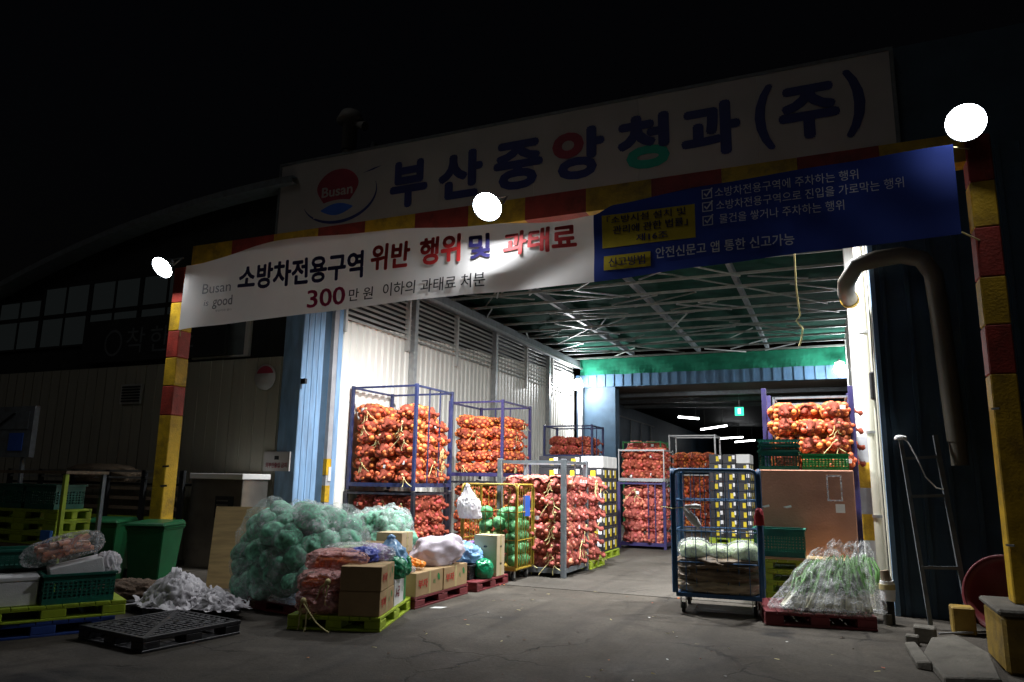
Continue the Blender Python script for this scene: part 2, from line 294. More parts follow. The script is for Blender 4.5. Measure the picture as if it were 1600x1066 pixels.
# ------------------------------------------------------------------ material set
M = dict(
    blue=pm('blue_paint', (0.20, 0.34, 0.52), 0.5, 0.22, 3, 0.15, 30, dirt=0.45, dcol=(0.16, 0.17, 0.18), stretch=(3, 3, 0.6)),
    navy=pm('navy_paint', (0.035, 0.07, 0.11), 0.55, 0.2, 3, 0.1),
    cream=pm('cream_panel', (0.72, 0.71, 0.65), 0.55, 0.08, 2, 0.1, 20, dirt=0.22, dcol=(0.2, 0.18, 0.14), stretch=(2.5, 2.5, 0.35)),
    facade=pm('olive_facade_panel', (0.38, 0.365, 0.30), 0.6, 0.12, 2, 0.1, 20, dirt=0.35, dcol=(0.12, 0.11, 0.09), stretch=(2.5, 2.5, 0.35)),
    white=pm('white_paint', (0.66, 0.66, 0.63), 0.5, 0.1, 3, dirt=0.4, dcol=(0.3, 0.28, 0.24), stretch=(2, 2, 0.5)),
    beamblue=pm('dull_beam_blue', (0.06, 0.13, 0.22), 0.55, 0.15, 4, dirt=0.3),
    roofsteel=pm('dull_roof_steel', (0.20, 0.22, 0.20), 0.5, 0.25, 8, dirt=0.4),
    louver=pm('louver_grey', (0.48, 0.48, 0.45), 0.5, 0.15, 3, dirt=0.3),
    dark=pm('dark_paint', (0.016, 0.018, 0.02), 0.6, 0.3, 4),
    black=pm('black_plastic', (0.014, 0.014, 0.016), 0.42, 0.3, 8, 0.2, dirt=0.35, dcol=(0.06, 0.055, 0.05), dscale=6),
    rubber=pm('black_rubber', (0.012, 0.012, 0.012), 0.7, 0.2, 9),
    green_roof=pm('green_roof_sheet', (0.011, 0.045, 0.033), 0.95, 0.35, 2.5, 0.3, 6, spec=0.03),
    tarp=pm('green_tarpaulin', (0.008, 0.095, 0.055), 0.8, 0.25, 4, 0.4, 5, spec=0.1),
    steel=pm('galvanised_steel', (0.36, 0.37, 0.37), 0.4, 0.2, 10, metal=0.6, dirt=0.35, dcol=(0.12, 0.09, 0.06), dscale=5),
    greysteel=pm('grey_painted_steel', (0.14, 0.16, 0.175), 0.5, 0.2, 8, dirt=0.4, dcol=(0.1, 0.06, 0.04), dscale=6),
    inox=pm('stainless_steel', (0.36, 0.34, 0.30), 0.33, 0.2, 4, metal=0.85, dirt=0.3),
    yellow=pm('yellow_paint', (0.60, 0.37, 0.02), 0.5, 0.22, 5, 0.3, dirt=0.75, dcol=(0.13, 0.08, 0.03), dscale=4),
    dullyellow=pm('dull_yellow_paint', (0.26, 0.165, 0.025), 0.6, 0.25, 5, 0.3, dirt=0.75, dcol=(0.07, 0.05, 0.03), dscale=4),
    red=pm('red_paint', (0.36, 0.045, 0.03), 0.5, 0.22, 5, 0.3, dirt=0.7, dcol=(0.09, 0.03, 0.02), dscale=4),
    greyband=pm('grey_band', (0.33, 0.34, 0.36), 0.5, 0.12, 5, dirt=0.3),
    lime=pm('lime_plastic', (0.36, 0.48, 0.03), 0.45, 0.12, 5, 0.1, dirt=0.5, dcol=(0.14, 0.15, 0.04), dscale=4),
    maroon=pm('maroon_plastic', (0.17, 0.025, 0.03), 0.5, 0.2, 5, 0.1, dirt=0.4, dcol=(0.08, 0.04, 0.04), dscale=4),
    bluepal=pm('blue_plastic', (0.03, 0.07, 0.28), 0.45, 0.2, 5, dirt=0.4),
    strap=pm('bright_blue_plastic', (0.06, 0.22, 0.75), 0.45, 0.12, 5),
    crate=pm('teal_crate_plastic', (0.012, 0.12, 0.085), 0.4, 0.18, 6, 0.05, dirt=0.3, dcol=(0.05, 0.07, 0.06), dscale=5),
    crateg=pm('green_crate_plastic', (0.02, 0.22, 0.06), 0.4, 0.15, 6, dirt=0.3, dcol=(0.05, 0.09, 0.05), dscale=5),
    bin=pm('green_bin_plastic', (0.008, 0.095, 0.033), 0.38, 0.15, 5, dirt=0.3, dcol=(0.03, 0.06, 0.03)),
    card=pm('cardboard', (0.40, 0.28, 0.15), 0.8, 0.1, 4, 0.1, 60, spec=0.15, dirt=0.2, dcol=(0.25, 0.17, 0.09), dscale=5),
    cardlight=pm('pale_cardboard', (0.52, 0.42, 0.27), 0.8, 0.1, 4, 0.1, 60, spec=0.15),
    cardbrown=pm('brown_board', (0.42, 0.215, 0.145), 0.95, 0.12, 2.5, 0.1, 40, spec=0.05, dirt=0.3, dcol=(0.14, 0.08, 0.06)),
    tape=pm('parcel_tape', (0.5, 0.42, 0.2), 0.25, 0.08, 4),
    orangebox=pm('orange_carton', (0.46, 0.20, 0.04), 0.7, 0.12, 4),
    ply=pm('plywood', (0.52, 0.36, 0.17), 0.65, 0.18, 3, 0.1, stretch=(1, 1, 8), dirt=0.2, dcol=(0.3, 0.18, 0.08)),
    wood=pm('grey_wood', (0.20, 0.15, 0.10), 0.8, 0.25, 5, 0.3, stretch=(6, 6, 1)),
    foam=pm('white_foam', (0.72, 0.72, 0.72), 0.8, 0.06, 10, 0.2, 90),
    straw=pm('straw_string', (0.62, 0.55, 0.25), 0.7, 0.2, 20),
    paperw=pm('white_paper', (0.72, 0.72, 0.70), 0.7, 0.06, 6),
    cageblue=pm('cage_blue_steel', (0.02, 0.028, 0.09), 0.45, 0.25, 7, dirt=0.45, dcol=(0.1, 0.09, 0.1), dscale=6),
    cageblack=pm('cage_black_steel', (0.018, 0.02, 0.03), 0.45, 0.3, 7, dirt=0.35, dcol=(0.09, 0.06, 0.04), dscale=7),
    cagepurple=pm('cage_violet_steel', (0.032, 0.026, 0.10), 0.45, 0.2, 7, dirt=0.35, dcol=(0.1, 0.09, 0.1), dscale=6),
    rollblue=pm('roll_cage_blue', (0.02, 0.085, 0.20), 0.4, 0.2, 7, dirt=0.4, dcol=(0.1, 0.1, 0.1), dscale=7),
    rollyel=pm('roll_cage_yellow', (0.33, 0.22, 0.025), 0.45, 0.2, 7, dirt=0.45, dcol=(0.12, 0.08, 0.03), dscale=7),
    onion=pm('onion_skin', (0.60, 0.165, 0.05), 0.5, 0.3, 14, 0.3, 60, spec=0.25, island=0.42),
    onionb=pm('onion_skin_red_net', (0.44, 0.10, 0.06), 0.5, 0.22, 14, 0.25, 70, spec=0.35, island=0.35),
    onionp=pm('onion_skin_pink_net', (0.55, 0.17, 0.12), 0.45, 0.25, 14, 0.25, 70, spec=0.35, island=0.35),
    net=pm('red_net', (0.24, 0.05, 0.027), 0.7, 0.3, 30, 0.6, 90, spec=0.2),
    netp=pm('pink_net', (0.34, 0.08, 0.06), 0.6, 0.3, 30, 0.6, 90, spec=0.3),
    cabbage=pm('cabbage_leaf', (0.07, 0.25, 0.11), 0.45, 0.35, 5, 0.3, 14, spec=0.4, island=0.25),
    cabnet=pm('cabbage_in_teal_net', (0.12, 0.34, 0.25), 0.42, 0.6, 3.5, 0.5, 30, spec=0.45, island=0.4),
    cabpale=pm('pale_cabbage', (0.42, 0.58, 0.22), 0.5, 0.25, 5, 0.3, 14),
    napa=pm('napa_leaf', (0.55, 0.66, 0.42), 0.45, 0.2, 6, 0.5, 15, spec=0.5),
    leekg=pm('leek_green', (0.13, 0.30, 0.08), 0.45, 0.3, 8),
    leekw=pm('leek_white', (0.66, 0.66, 0.46), 0.45, 0.1, 8),
    soil=pm('root_soil', (0.09, 0.06, 0.04), 0.9, 0.4, 14, 0.6, 60),
    kraft=pm('brown_sack', (0.17, 0.125, 0.08), 0.55, 0.3, 3, 0.5, 14, spec=0.35, dirt=0.35, dcol=(0.4, 0.32, 0.2), dscale=3),
    kraftpale=pm('pale_brown_sack', (0.36, 0.29, 0.19), 0.35, 0.35, 4, 0.5, 10, spec=0.5),
    bagwhite=pm('white_woven_sack', (0.62, 0.56, 0.63), 0.5, 0.1, 5, 0.3, 60, spec=0.35, transl=0.15),
    bagblue=pm('blue_bag', (0.07, 0.10, 0.50), 0.3, 0.3, 5, 0.4, 12, spec=0.5, transl=0.2),
    bagsky=pm('pale_blue_bag', (0.22, 0.42, 0.66), 0.28, 0.3, 5, 0.4, 12, spec=0.5, transl=0.2),
    bagpurple=pm('purple_bag', (0.30, 0.16, 0.46), 0.3, 0.35, 5, 0.4, 12, spec=0.5, transl=0.2),
    baggreen=pm('green_bag', (0.012, 0.28, 0.12), 0.25, 0.35, 5, 0.4, 12, spec=0.5, transl=0.15),
    wrap=pm('white_plastic_wrap', (0.80, 0.78, 0.80), 0.5, 0.1, 7, 0.3, 14, spec=0.25, transl=0.35),
    carrot=pm('carrot', (0.62, 0.16, 0.03), 0.45, 0.2, 8, 0.2, island=0.15),
    tanger=pm('tangerine', (0.80, 0.26, 0.02), 0.4, 0.12, 9, 0.2, 90, island=0.12),
    tub=pm('maroon_tub', (0.13, 0.02, 0.024), 0.35, 0.12, 4, dirt=0.3),
    concrete=pm('concrete', (0.13, 0.12, 0.10), 0.85, 0.25, 4, 0.6, 25, spec=0.2, dirt=0.4),
    ductm=pm('duct_paint', (0.13, 0.115, 0.085), 0.5, 0.2, 4, dirt=0.4),
    pipem=pm('cream_pipe', (0.62, 0.61, 0.50), 0.45, 0.08, 4, dirt=0.3, dcol=(0.3, 0.26, 0.18)),
    soffit=pm('brown_soffit', (0.17, 0.135, 0.105), 0.7, 0.15, 3),
    glass=pm('dusty_glass', (0.13, 0.16, 0.17), 0.25, 0.3, 2, spec=0.6), glasslit=emit('dim_lit_glass', (0.8, 0.95, 0.95), 0.006),
    redprint=pm('red_print', (0.55, 0.045, 0.03), 0.6, 0.15, 20),
    blackprint=pm('black_print', (0.015, 0.015, 0.017), 0.6, 0.2, 20),
    greenprint=pm('green_print', (0.02, 0.2, 0.05), 0.6, 0.15, 20),
    whiteprint=pm('white_print', (0.85, 0.85, 0.85), 0.6, 0.05, 20),
    yellowprint=pm('yellow_print', (0.72, 0.55, 0.02), 0.55, 0.1, 8),
    signwhite=pm('sign_white', (0.42, 0.40, 0.39), 0.5, 0.1, 1.2, dirt=0.25, dcol=(0.4, 0.37, 0.33), dscale=1.0),
    signnavy=pm('sign_navy', (0.02, 0.03, 0.16), 0.5, 0.12, 5),
    signred=pm('sign_red', (0.26, 0.025, 0.05), 0.5, 0.1, 5),
    signgreen=pm('sign_green', (0.01, 0.33, 0.24), 0.5, 0.1, 5),
    banwhite=pm('banner_white', (0.80, 0.79, 0.76), 0.75, 0.05, 1.5, 0.03, 3, spec=0.1, transl=0.3),
    banblue=pm('banner_blue', (0.026, 0.055, 0.30), 0.6, 0.08, 2, 0.03, 3, spec=0.15, transl=0.05),
    bannavy=pm('banner_navy_ink', (0.02, 0.016, 0.11), 0.6, 0.08, 5),
    banred=pm('banner_red_ink', (0.62, 0.03, 0.03), 0.6, 0.08, 5),
    bancrimson=pm('banner_crimson_ink', (0.5, 0.012, 0.09), 0.6, 0.08, 5),
    bangrey=pm('banner_grey_ink', (0.17, 0.17, 0.18), 0.6, 0.08, 5),
    boxblack=pm('black_carton', (0.022, 0.022, 0.026), 0.5, 0.3, 6),
    tagblue=pm('blue_tag', (0.04, 0.13, 0.55), 0.45, 0.1, 5),
    cloth=pm('white_cloth', (0.75, 0.75, 0.74), 0.7, 0.1, 8, 0.3),
    redcloth=pm('red_cloth', (0.35, 0.02, 0.03), 0.7, 0.2, 8, 0.3),
)
FILM = film('clear_film', 0.2, rough=0.1); FILM2 = film('milky_film', 0.36, (0.82, 0.84, 0.86), 0.22); FILMP = film('pink_film', 0.55, (0.75, 0.36, 0.33), 0.3)

# ------------------------------------------------------------------ ground
gnd = MB(); gnd.add(*grid_surface(lambda u, v: (-120 + 240 * u, -60 + 240 * v, 0), 2, 2))
g = gnd.build('ground', ground_mat('yard_concrete', (0.050, 0.0435, 0.035), (0.105, 0.092, 0.074), 0.75, 0.6)); tag(g, 'cracked grey concrete yard in front of the market hall', kind='structure')
fl = MB().box(-9.1, 0.7, 11.0, 60, -0.05, 0.006); o = fl.build('floor', ground_mat('hall_floor', (0.062, 0.056, 0.047), (0.118, 0.107, 0.09), 0.4, 0.4))
tag(o, 'smooth grey concrete floor running into the hall', kind='structure')
# broken slabs by the right pole
def slab(label, poly, z0, h, tilt=(0, 0)):
    cx = sum(p[0] for p in poly) / len(poly); cy = sum(p[1] for p in poly) / len(poly); n = len(poly); mb = MB()
    top = [(p[0] - cx, p[1] - cy, h + (p[0] - cx) * tilt[0] + (p[1] - cy) * tilt[1]) for p in poly]; bot = [((p[0] - cx) * 1.04, (p[1] - cy) * 1.04, 0) for p in poly]
    mb.add(bot + top, [tuple(range(n))[::-1], tuple(range(n, 2 * n))] + [(i, (i + 1) % n, n + (i + 1) % n, n + i) for i in range(n)])
    o = mb.build('concrete_slab', M['concrete'], None, (cx, cy, z0), bevel=0.012)
    tag(o, label, 'concrete slab', 'broken concrete slabs by the right pole')
slab('large broken concrete slab lying in front of the right pole block', [(0.78, 7.5), (1.2, 7.55), (1.28, 8.5), (1.12, 9.25), (0.86, 9.1), (0.72, 8.4)], 0, 0.09, (0.05, 0.02))
slab('narrow broken concrete strip left of the large slab', [(0.62, 8.0), (0.74, 7.95), (0.70, 8.9), (0.6, 8.95)], 0, 0.07, (0.2, 0))
slab('concrete chunk standing up beside the ladder foot', [(0.72, 9.3), (0.92, 9.25), (0.95, 9.45), (0.74, 9.5)], 0, 0.16)
slab('small dark concrete chunk left of the ladder foot', [(0.62, 9.1), (0.74, 9.05), (0.76, 9.18), (0.64, 9.22)], 0, 0.10)

# ------------------------------------------------------------------ market hall
hall = thing('market_hall', 'dark market hall with curved roof, blue columns and wide lit doorway', 'building')
# left front: cream panels
fp = thing('facade_panelling', None, None); fp.parent = hall
pn = MB()
pn.box(0, 1.18, 0, 0.08, 0, 1)
pn.box(1.18, 1.2, 0.02, 0.08, 0, 1)
for k in range(1, 4): pn.box(k * 0.3 - 0.01, k * 0.3 + 0.01, -0.012, 0.0, 0, 1)
pnm = pn.mesh('panel', M['facade'])
for i in range(10):
    o = obj('panel', pnm, fp, (-9.58 - 1.2 * (i + 1), 11.0, 0)); o.scale = (1, 1, 3.9)
def roofz(x):   # curved roof over the left wing
    t = (x + 9.9) / -8.6
    return 7.33 - 0.25 * t - 1.25 * t * t if t > 0 else 7.33
# upper dark wall with windows
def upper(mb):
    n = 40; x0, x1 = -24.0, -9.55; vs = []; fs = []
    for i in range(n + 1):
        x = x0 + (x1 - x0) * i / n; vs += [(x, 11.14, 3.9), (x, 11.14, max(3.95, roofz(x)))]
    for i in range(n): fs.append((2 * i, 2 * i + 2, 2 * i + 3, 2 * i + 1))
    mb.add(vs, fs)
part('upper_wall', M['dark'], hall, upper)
def roofedge(mb):
    n = 40; x0, x1 = -24.0, -9.4; vs = []; fs = []
    for i in range(n + 1):
        x = x0 + (x1 - x0) * i / n; z = max(3.95, roofz(x)); vs += [(x, 10.7, z), (x, 10.7, z + 0.14), (x, 24, z + 0.14), (x, 24, z)]
    for i in range(n):
        a = 4 * i; b = a + 4
        for k in range(4): fs.append((a + k, b + k, b + (k + 1) % 4, a + (k + 1) % 4))
    mb.add(vs, fs)
part('roof', M['greysteel'], hall, roofedge)
for c in range(5):
    xa = -20.2 + c * 1.62
    for (za, zb) in ((4.5, 5.16), (5.26, 5.9)):
        if zb > roofz(xa) - 0.08: zb = roofz(xa) - 0.15
        if zb - za < 0.25: continue
        f = thing('window', None, None); f.parent = hall
        part('window_frame', M['black'], f, lambda mb: [mb.box(xa, xa + 1.62, 11.08, 11.15, za - 0.05, za), mb.box(xa, xa + 1.62, 11.08, 11.15, zb, zb + 0.05), mb.box(xa, xa + 0.06, 11.08, 11.15, za, zb), mb.box(xa + 1.56, xa + 1.62, 11.08, 11.15, za, zb)])
        boxp('pane', M['glasslit'], f, xa + 0.06, xa + 1.56, 11.11, 11.125, za, zb)
        boxp('bar', M['black'], f, xa + 0.78, xa + 0.83, 11.085, 11.108, za, zb)
for xa, xb in ((-12.0, -10.5),):
    f = thing('window', None, None); f.parent = hall
    part('window_frame', M['white'], f, lambda mb: [mb.box(xa, xb, 11.06, 11.13, 3.96, 4.0), mb.box(xb - 0.12, xb, 11.06, 11.13, 4.0, 5.0)])
    boxp('pane', M['glass'], f, xa, xb - 0.12, 11.11, 11.125, 4.0, 5.0)
# vent grille on the cream panels
vg = thing('vent_grille', None, None); vg.parent = hall
part('grille_frame', M['louver'], vg, lambda mb: [mb.box(-13.83, -13.2, 10.95, 10.985, 3.08, 3.5)])
for k in range(6): boxp('slat', M['dark'], vg, -13.78, -13.25, 10.935, 10.952, 3.12 + k * 0.06, 3.155 + k * 0.06)
# left column (box section with fold lines) and door guide
cl = part('left_column', M['blue'], hall, lambda mb: [mb.box(-9.56, -9.1, 11.0, 11.64, 0, 6.2)], bevel=0.012)
for k in range(3): boxp('rib', M['blue'], cl, -9.102, -9.088, 11.13 + k * 0.17, 11.16 + k * 0.17, 0.0, 6.19)
boxp('hinge', M['black'], cl, -9.1, -9.0, 11.0, 11.06, 3.35, 3.45)
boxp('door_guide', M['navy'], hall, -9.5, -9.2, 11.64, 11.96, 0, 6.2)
jb = boxp('door_post', M['greyband'], hall, -9.4, -9.12, 11.96, 12.1, 0, 6.2)
for k in range(3): boxp('caution_band', M['yellow'], jb, -9.403, -9.114, 11.957, 12.103, 0.62 + k * 0.52, 0.94 + k * 0.52)
boxp('corner_trim', M['blue'], hall, -9.3, -9.11, 12.1, 12.24, 0, 6.2)
np_ = boxp('number_plate', M['paperw'], hall, -9.2, -9.10, 12.02, 12.095, 1.55, 1.82)
# left inner wall: ribbed panels below a louvre band
wl = part('left_inner_wall', M['cream'], hall, lambda mb: [mb.box(-9.3, -9.2, 12.24, 27.4, 0, 6.3)])
rp_ = MB()
rp_.add([(0, 0, 0), (0, 0.06, 0), (0.035, 0.08, 0), (0.035, 0.2, 0), (0, 0.22, 0), (0, 0.245, 0), (-0.03, 0.245, 0), (-0.03, 0, 0)] +
        [(0, 0, 1), (0, 0.06, 1), (0.035, 0.08, 1), (0.035, 0.2, 1), (0, 0.22, 1), (0, 0.245, 1), (-0.03, 0.245, 1), (-0.03, 0, 1)],
        [(i, (i + 1) % 8, 8 + (i + 1) % 8, 8 + i) for i in range(8)] + [tuple(range(8, 16))])
rpm = rp_.mesh('panel', M['cream'])
for i in range(62):
    y = 12.24 + i * 0.245; o = obj('panel', rpm, wl, (-9.17, y, 0)); o.scale = (1, 1, 4.86 + (y - 12.2) / 15.2 * 0.92)
boxp('louvre_back', M['dark'], hall, -9.2, -9.19, 12.24, 27.3, 4.6, 6.25)
lv = MB(); lv.add([(0, 0, 0), (0, 1, 0), (0.07, 1, -0.075), (0.07, 0, -0.075), (0, 0, 0.012), (0, 1, 0.012), (0.078, 1, -0.068), (0.078, 0, -0.068)],
                  [(0, 1, 2, 3), (7, 6, 5, 4), (3, 2, 6, 7), (0, 4, 5, 1), (1, 5, 6, 2), (0, 3, 7, 4)])
lvm = lv.mesh('slat', M['louver'])
lb = thing('louvre_band', None, None); lb.parent = hall
for bay in range(6):
    for k in range(11):
        o = obj('slat', lvm, lb, (-9.16, 12.3 + bay * 2.5, 4.95 + k * 0.12)); o.scale = (1, 2.42, 1)
    boxp('mullion', M['louver'], lb, -9.17, -9.05, 12.22 + bay * 2.5, 12.29 + bay * 2.5, 4.6, 6.25)
for k, y in enumerate((14.9, 19.6, 24.2)): boxp('wall_post', M['steel'], hall, -9.13, -8.99, y, y + 0.14, 0, 6.2)
barp('eaves_beam', M['greysteel'], hall, (-8.93, 11.7, 6.1), (-8.93, 27.3, 6.1), 0.22, 0.24)
barp('eaves_pipe', M['steel'], hall, (-8.72, 11.7, 5.93), (-8.72, 27.3, 5.93), 0.06)
# ceiling
boxp('ceiling_sheet', M['green_roof'], hall, -9.2, 0.8, 11.3, 27.4, 6.62, 6.66)
rf = thing('roof_frame', None, None); rf.parent = hall
for i in range(14):
    y = 11.9 + i * 1.12
    barp('purlin', M['roofsteel'], rf, (-9.0, y, 6.22), (0.72, y, 6.22), 0.045, 0.06)
for i in range(64):
    y = 11.9 + (i % 13) * 1.12; xx = random.choice((-8.2, -7.4, -6.3, -5.2, -4.2, -3.4, -2.6, -1.8, -0.9)) + random.uniform(-0.35, 0.35); s = random.choice((-1, 1)); x2 = min(0.7, max(-8.9, xx + s * random.uniform(0.9, 1.9)))
    zz = random.choice((6.15, 6.17, 6.32, 6.45)); barp('brace', M['roofsteel' if i % 3 else 'steel'], rf, (xx, y, zz), (x2, y + random.choice((1.12, 1.12, 2.24)), zz + random.choice((0.01, 0.12))), 0.032, 0.032)
for x in (-6.7, -4.2, -1.8):
    barp('tie_beam', M['greysteel'], rf, (x, 11.5, 6.42), (x, 27.3, 6.42), 0.1, 0.16)
# far end: tarpaulin, ribbed blue beam, soffit, columns, dark rear hall
fe = thing('far_end', None, None); fe.parent = hall
part('tarpaulin', M['tarp'], fe, lambda mb: mb.add(*grid_surface(lambda u, v: (-8.8 + 9.5 * u, 27.12 + 0.05 * sin(u * 43 + v * 3) * (1 - v), 5.66 + 0.62 * v), 60, 4)))
bb = boxp('blue_beam', M['beamblue'], fe, -9.0, 0.75, 27.2, 27.45, 5.2, 5.68)
for k in range(28): boxp('rib', M['beamblue'], fe, -8.9 + k * 0.345, -8.84 + k * 0.345, 27.165, 27.2, 5.21, 5.67)
boxp('soffit', M['soffit'], fe, -9.0, 6, 27.46, 34, 5.21, 5.26)
boxp('far_column', M['navy'], fe, -9.0, -7.45, 27.3, 27.9, 0, 5.2)
boxp('rear_ceiling', M['dark'], fe, -24, 14, 34, 70, 5.6, 5.65)
boxp('rear_wall', M['dark'], fe, -24, 14, 70, 70.2, 0, 5.6)
boxp('rear_side_wall', M['navy'], fe, -9.2, -9.0, 27.9, 70, 0, 5.2)
for k in range(6): boxp('partition_post', M['greysteel'], fe, -8.98, -8.92, 29 + k * 2.2, 29.06 + k * 2.2, 0, 4.6)
boxp('partition_rail', M['greysteel'], fe, -8.98, -8.93, 28, 41, 4.6, 4.66)
for k in range(3): barp('rear_truss', M['greysteel'], fe, (-8.9, 29.5 + k * 2.4, 5.1), (4, 29.5 + k * 2.4, 5.1), 0.12, 0.16)
# right side: blue corner wall, white inner wall, pillar with caution bands
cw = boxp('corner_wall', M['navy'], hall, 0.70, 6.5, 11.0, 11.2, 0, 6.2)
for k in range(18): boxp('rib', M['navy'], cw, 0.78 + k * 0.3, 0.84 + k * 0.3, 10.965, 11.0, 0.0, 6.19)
part('right_inner_wall', M['white'], hall, lambda mb: [mb.box(0.72, 0.9, 11.2, 27.5, 0, 6.6)])
boxp('edge_trim', M['blue'], hall, 0.66, 0.72, 10.95, 11.05, 0, 6.2)
for k in range(16): boxp('rib', M['white'], hall, 0.69, 0.72, 11.4 + k * 0.9, 11.46 + k * 0.9, 0, 6.5)
pr = boxp('right_pillar', M['white'], hall, 0.44, 0.70, 13.6, 13.9, 0, 6.5, bevel=0.01)
for k in range(4): boxp('caution_band', M['yellow'] if k % 2 == 0 else M['greyband'], pr, 0.436, 0.703, 13.596, 13.903, 0.75 + k * 0.42, 1.17 + k * 0.42 - 0.002)
# lintel behind the sign
boxp('lintel', M['navy'], hall, -9.9, 6.5, 11.02, 11.3, 6.2, 7.9)
part('roof_block', M['dark'], hall, lambda mb: [mb.box(-9.9, 6.5, 11.3, 27, 6.9, 7.75)])

# pipes on the right inner wall
def pipe(name, label, pts, r, mat, bands=()):
    t = thing(name, label, 'pipe', pts[0]); p0 = Vector(pts[0])
    tubep('pipe_run', mat, t, [Vector(p) - p0 for p in pts], r, 12)
    for p in bands: MB().tube([Vector(p) - p0 - Vector((0, 0, 0.02)), Vector(p) - p0 + Vector((0, 0, 0.02))], r + 0.012, 12).build('bracket', M['steel'], t)
pipe('drain_pipe', 'thick cream drain pipe running up the white inner wall', [(0.60, 12.0, 0.05), (0.60, 12.0, 3.2), (0.59, 12.0, 6.2)], 0.07, M['pipem'], [(0.6, 12, 1.2), (0.6, 12, 2.4), (0.6, 12, 3.9)])
for k, (yy, xx) in enumerate(((11.75, 0.66), (11.55, 0.67), (11.4, 0.675))):
    t = tubep('cable', M['pipem'] if k != 1 else M['rubber'], None, [(xx, yy, 0.1), (xx - 0.01, yy + 0.02, 2), (xx, yy, 4), (xx, yy, 6.1)], 0.016 + 0.004 * (k == 0), 6)
    tag(t, ('pale conduit next to the cream drain pipe', 'black cable between two pale conduits on inner wall', 'pale conduit nearest the blue wall edge')[k], 'cable', 'cables on the right inner wall')
t = boxp('switch_box', M['black'], None, 0.60, 0.70, 11.6, 11.78, 2.85, 3.25, bevel=0.02); tag(t, 'black switch box fixed beside the drain pipe', 'switch box')

# big yellowed duct elbow coming out of the doorway
du = thing('duct', 'fat round duct bending out of the doorway and down the wall', 'duct')
arc = [(0.42, 11.6, 4.32), (0.36, 11.2, 4.33), (0.36, 10.85, 4.4), (0.5, 10.72, 4.6), (0.75, 10.7, 4.66), (1.05, 10.7, 4.68), (1.28, 10.7, 4.6), (1.4, 10.7, 4.38), (1.43, 10.72, 3.9), (1.46, 10.75, 3.2), (1.5, 10.78, 2.2)]
tubep('duct_run', M['ductm'], du, arc, 0.115, 16)
MB().tube([arc[0], (0.405, 11.5, 4.322)], 0.13, 16).build('flange', M['yellow'], du)
MB().tube([(1.5, 10.78, 2.2), (1.51, 10.79, 1.9)], 0.1, 12).build('duct_tail', M['ductm'], du)

# ------------------------------------------------------------------ company sign over the doorway
SY = 10.86
sg = thing('company_sign', 'long white company sign with navy Korean lettering above the doorway', 'sign', (-4.35, SY, 7.05))
def sgp(name, mat, *b): o = boxp(name, mat, sg, *b); o.matrix_parent_inverse = Matrix.Translation((4.35, -SY, -7.05)); return o
INV = Matrix.Translation((4.35, -SY, -7.05))
def sub(o): o.matrix_parent_inverse = INV; return o
for k in range(6):
    x0 = -9.82 + k * 1.825; sub(boxp('face_panel', M['signwhite'], sg, x0, x0 + 1.821, SY, SY + 0.1, 6.30, 7.78))
sub(part('sign_frame', M['greysteel'], sg, lambda mb: [mb.box(-9.87, 1.18, SY - 0.015, SY + 0.14, 7.78, 7.83), mb.box(-9.87, 1.18, SY - 0.015, SY + 0.14, 6.25, 6.30), mb.box(-9.87, -9.82, SY - 0.015, SY + 0.14, 6.3, 7.78), mb.box(1.13, 1.18, SY - 0.015, SY + 0.14, 6.3, 7.78)]))
smap = lambda x, z: Vector((x, SY - 0.006, z))
for ch, x0, x1, z0, z1 in (('부', -7.22, -6.42, 6.50, 7.42), ('산', -6.2, -5.31, 6.52, 7.42), ('중', -5.1, -4.18, 6.52, 7.42), ('앙', -4.01, -3.10, 6.54, 7.45),
                           ('청', -2.88, -2.03, 6.54, 7.48), ('과', -1.85, -0.95, 6.58, 7.48), ('(', -0.74, -0.46, 6.54, 7.6), ('주', -0.40, 0.44, 6.62, 7.48), (')', 0.5, 0.78, 6.54, 7.6)):
    o = sub(text_fit('lettering', ch, M['signnavy'], sg, x0, x1, z0, z1, smap, 0.045 if ch not in '()' else 0.03))
    if ch in '앙청':
        me = o.data; me.materials.append(M['signred'] if ch == '앙' else M['signgreen'])
        bm = bmesh.new(); bm.from_mesh(me); seen = set()
        for f0 in bm.faces:
            if f0.index in seen: continue
            st = [f0]; isl = []; seen.add(f0.index)
            while st:
                f = st.pop(); isl.append(f)
                for e in f.edges:
                    for g2 in e.link_faces:
                        if g2.index not in seen: seen.add(g2.index); st.append(g2)
            xs = [v.co.x for f in isl for v in f.verts]; zs = [v.co.z for f in isl for v in f.verts]
            cx, cz = (min(xs) + max(xs)) / 2, (min(zs) + max(zs)) / 2
            hit = (ch == '앙' and cz > (z0 + z1) / 2 and cx < x0 + 0.45 * (x1 - x0)) or (ch == '청' and cz < z0 + 0.4 * (z1 - z0) and max(zs) < z0 + 0.6 * (z1 - z0))
            if hit:
                for f in isl: f.material_index = 1
        bm.to_mesh(me); bm.free()
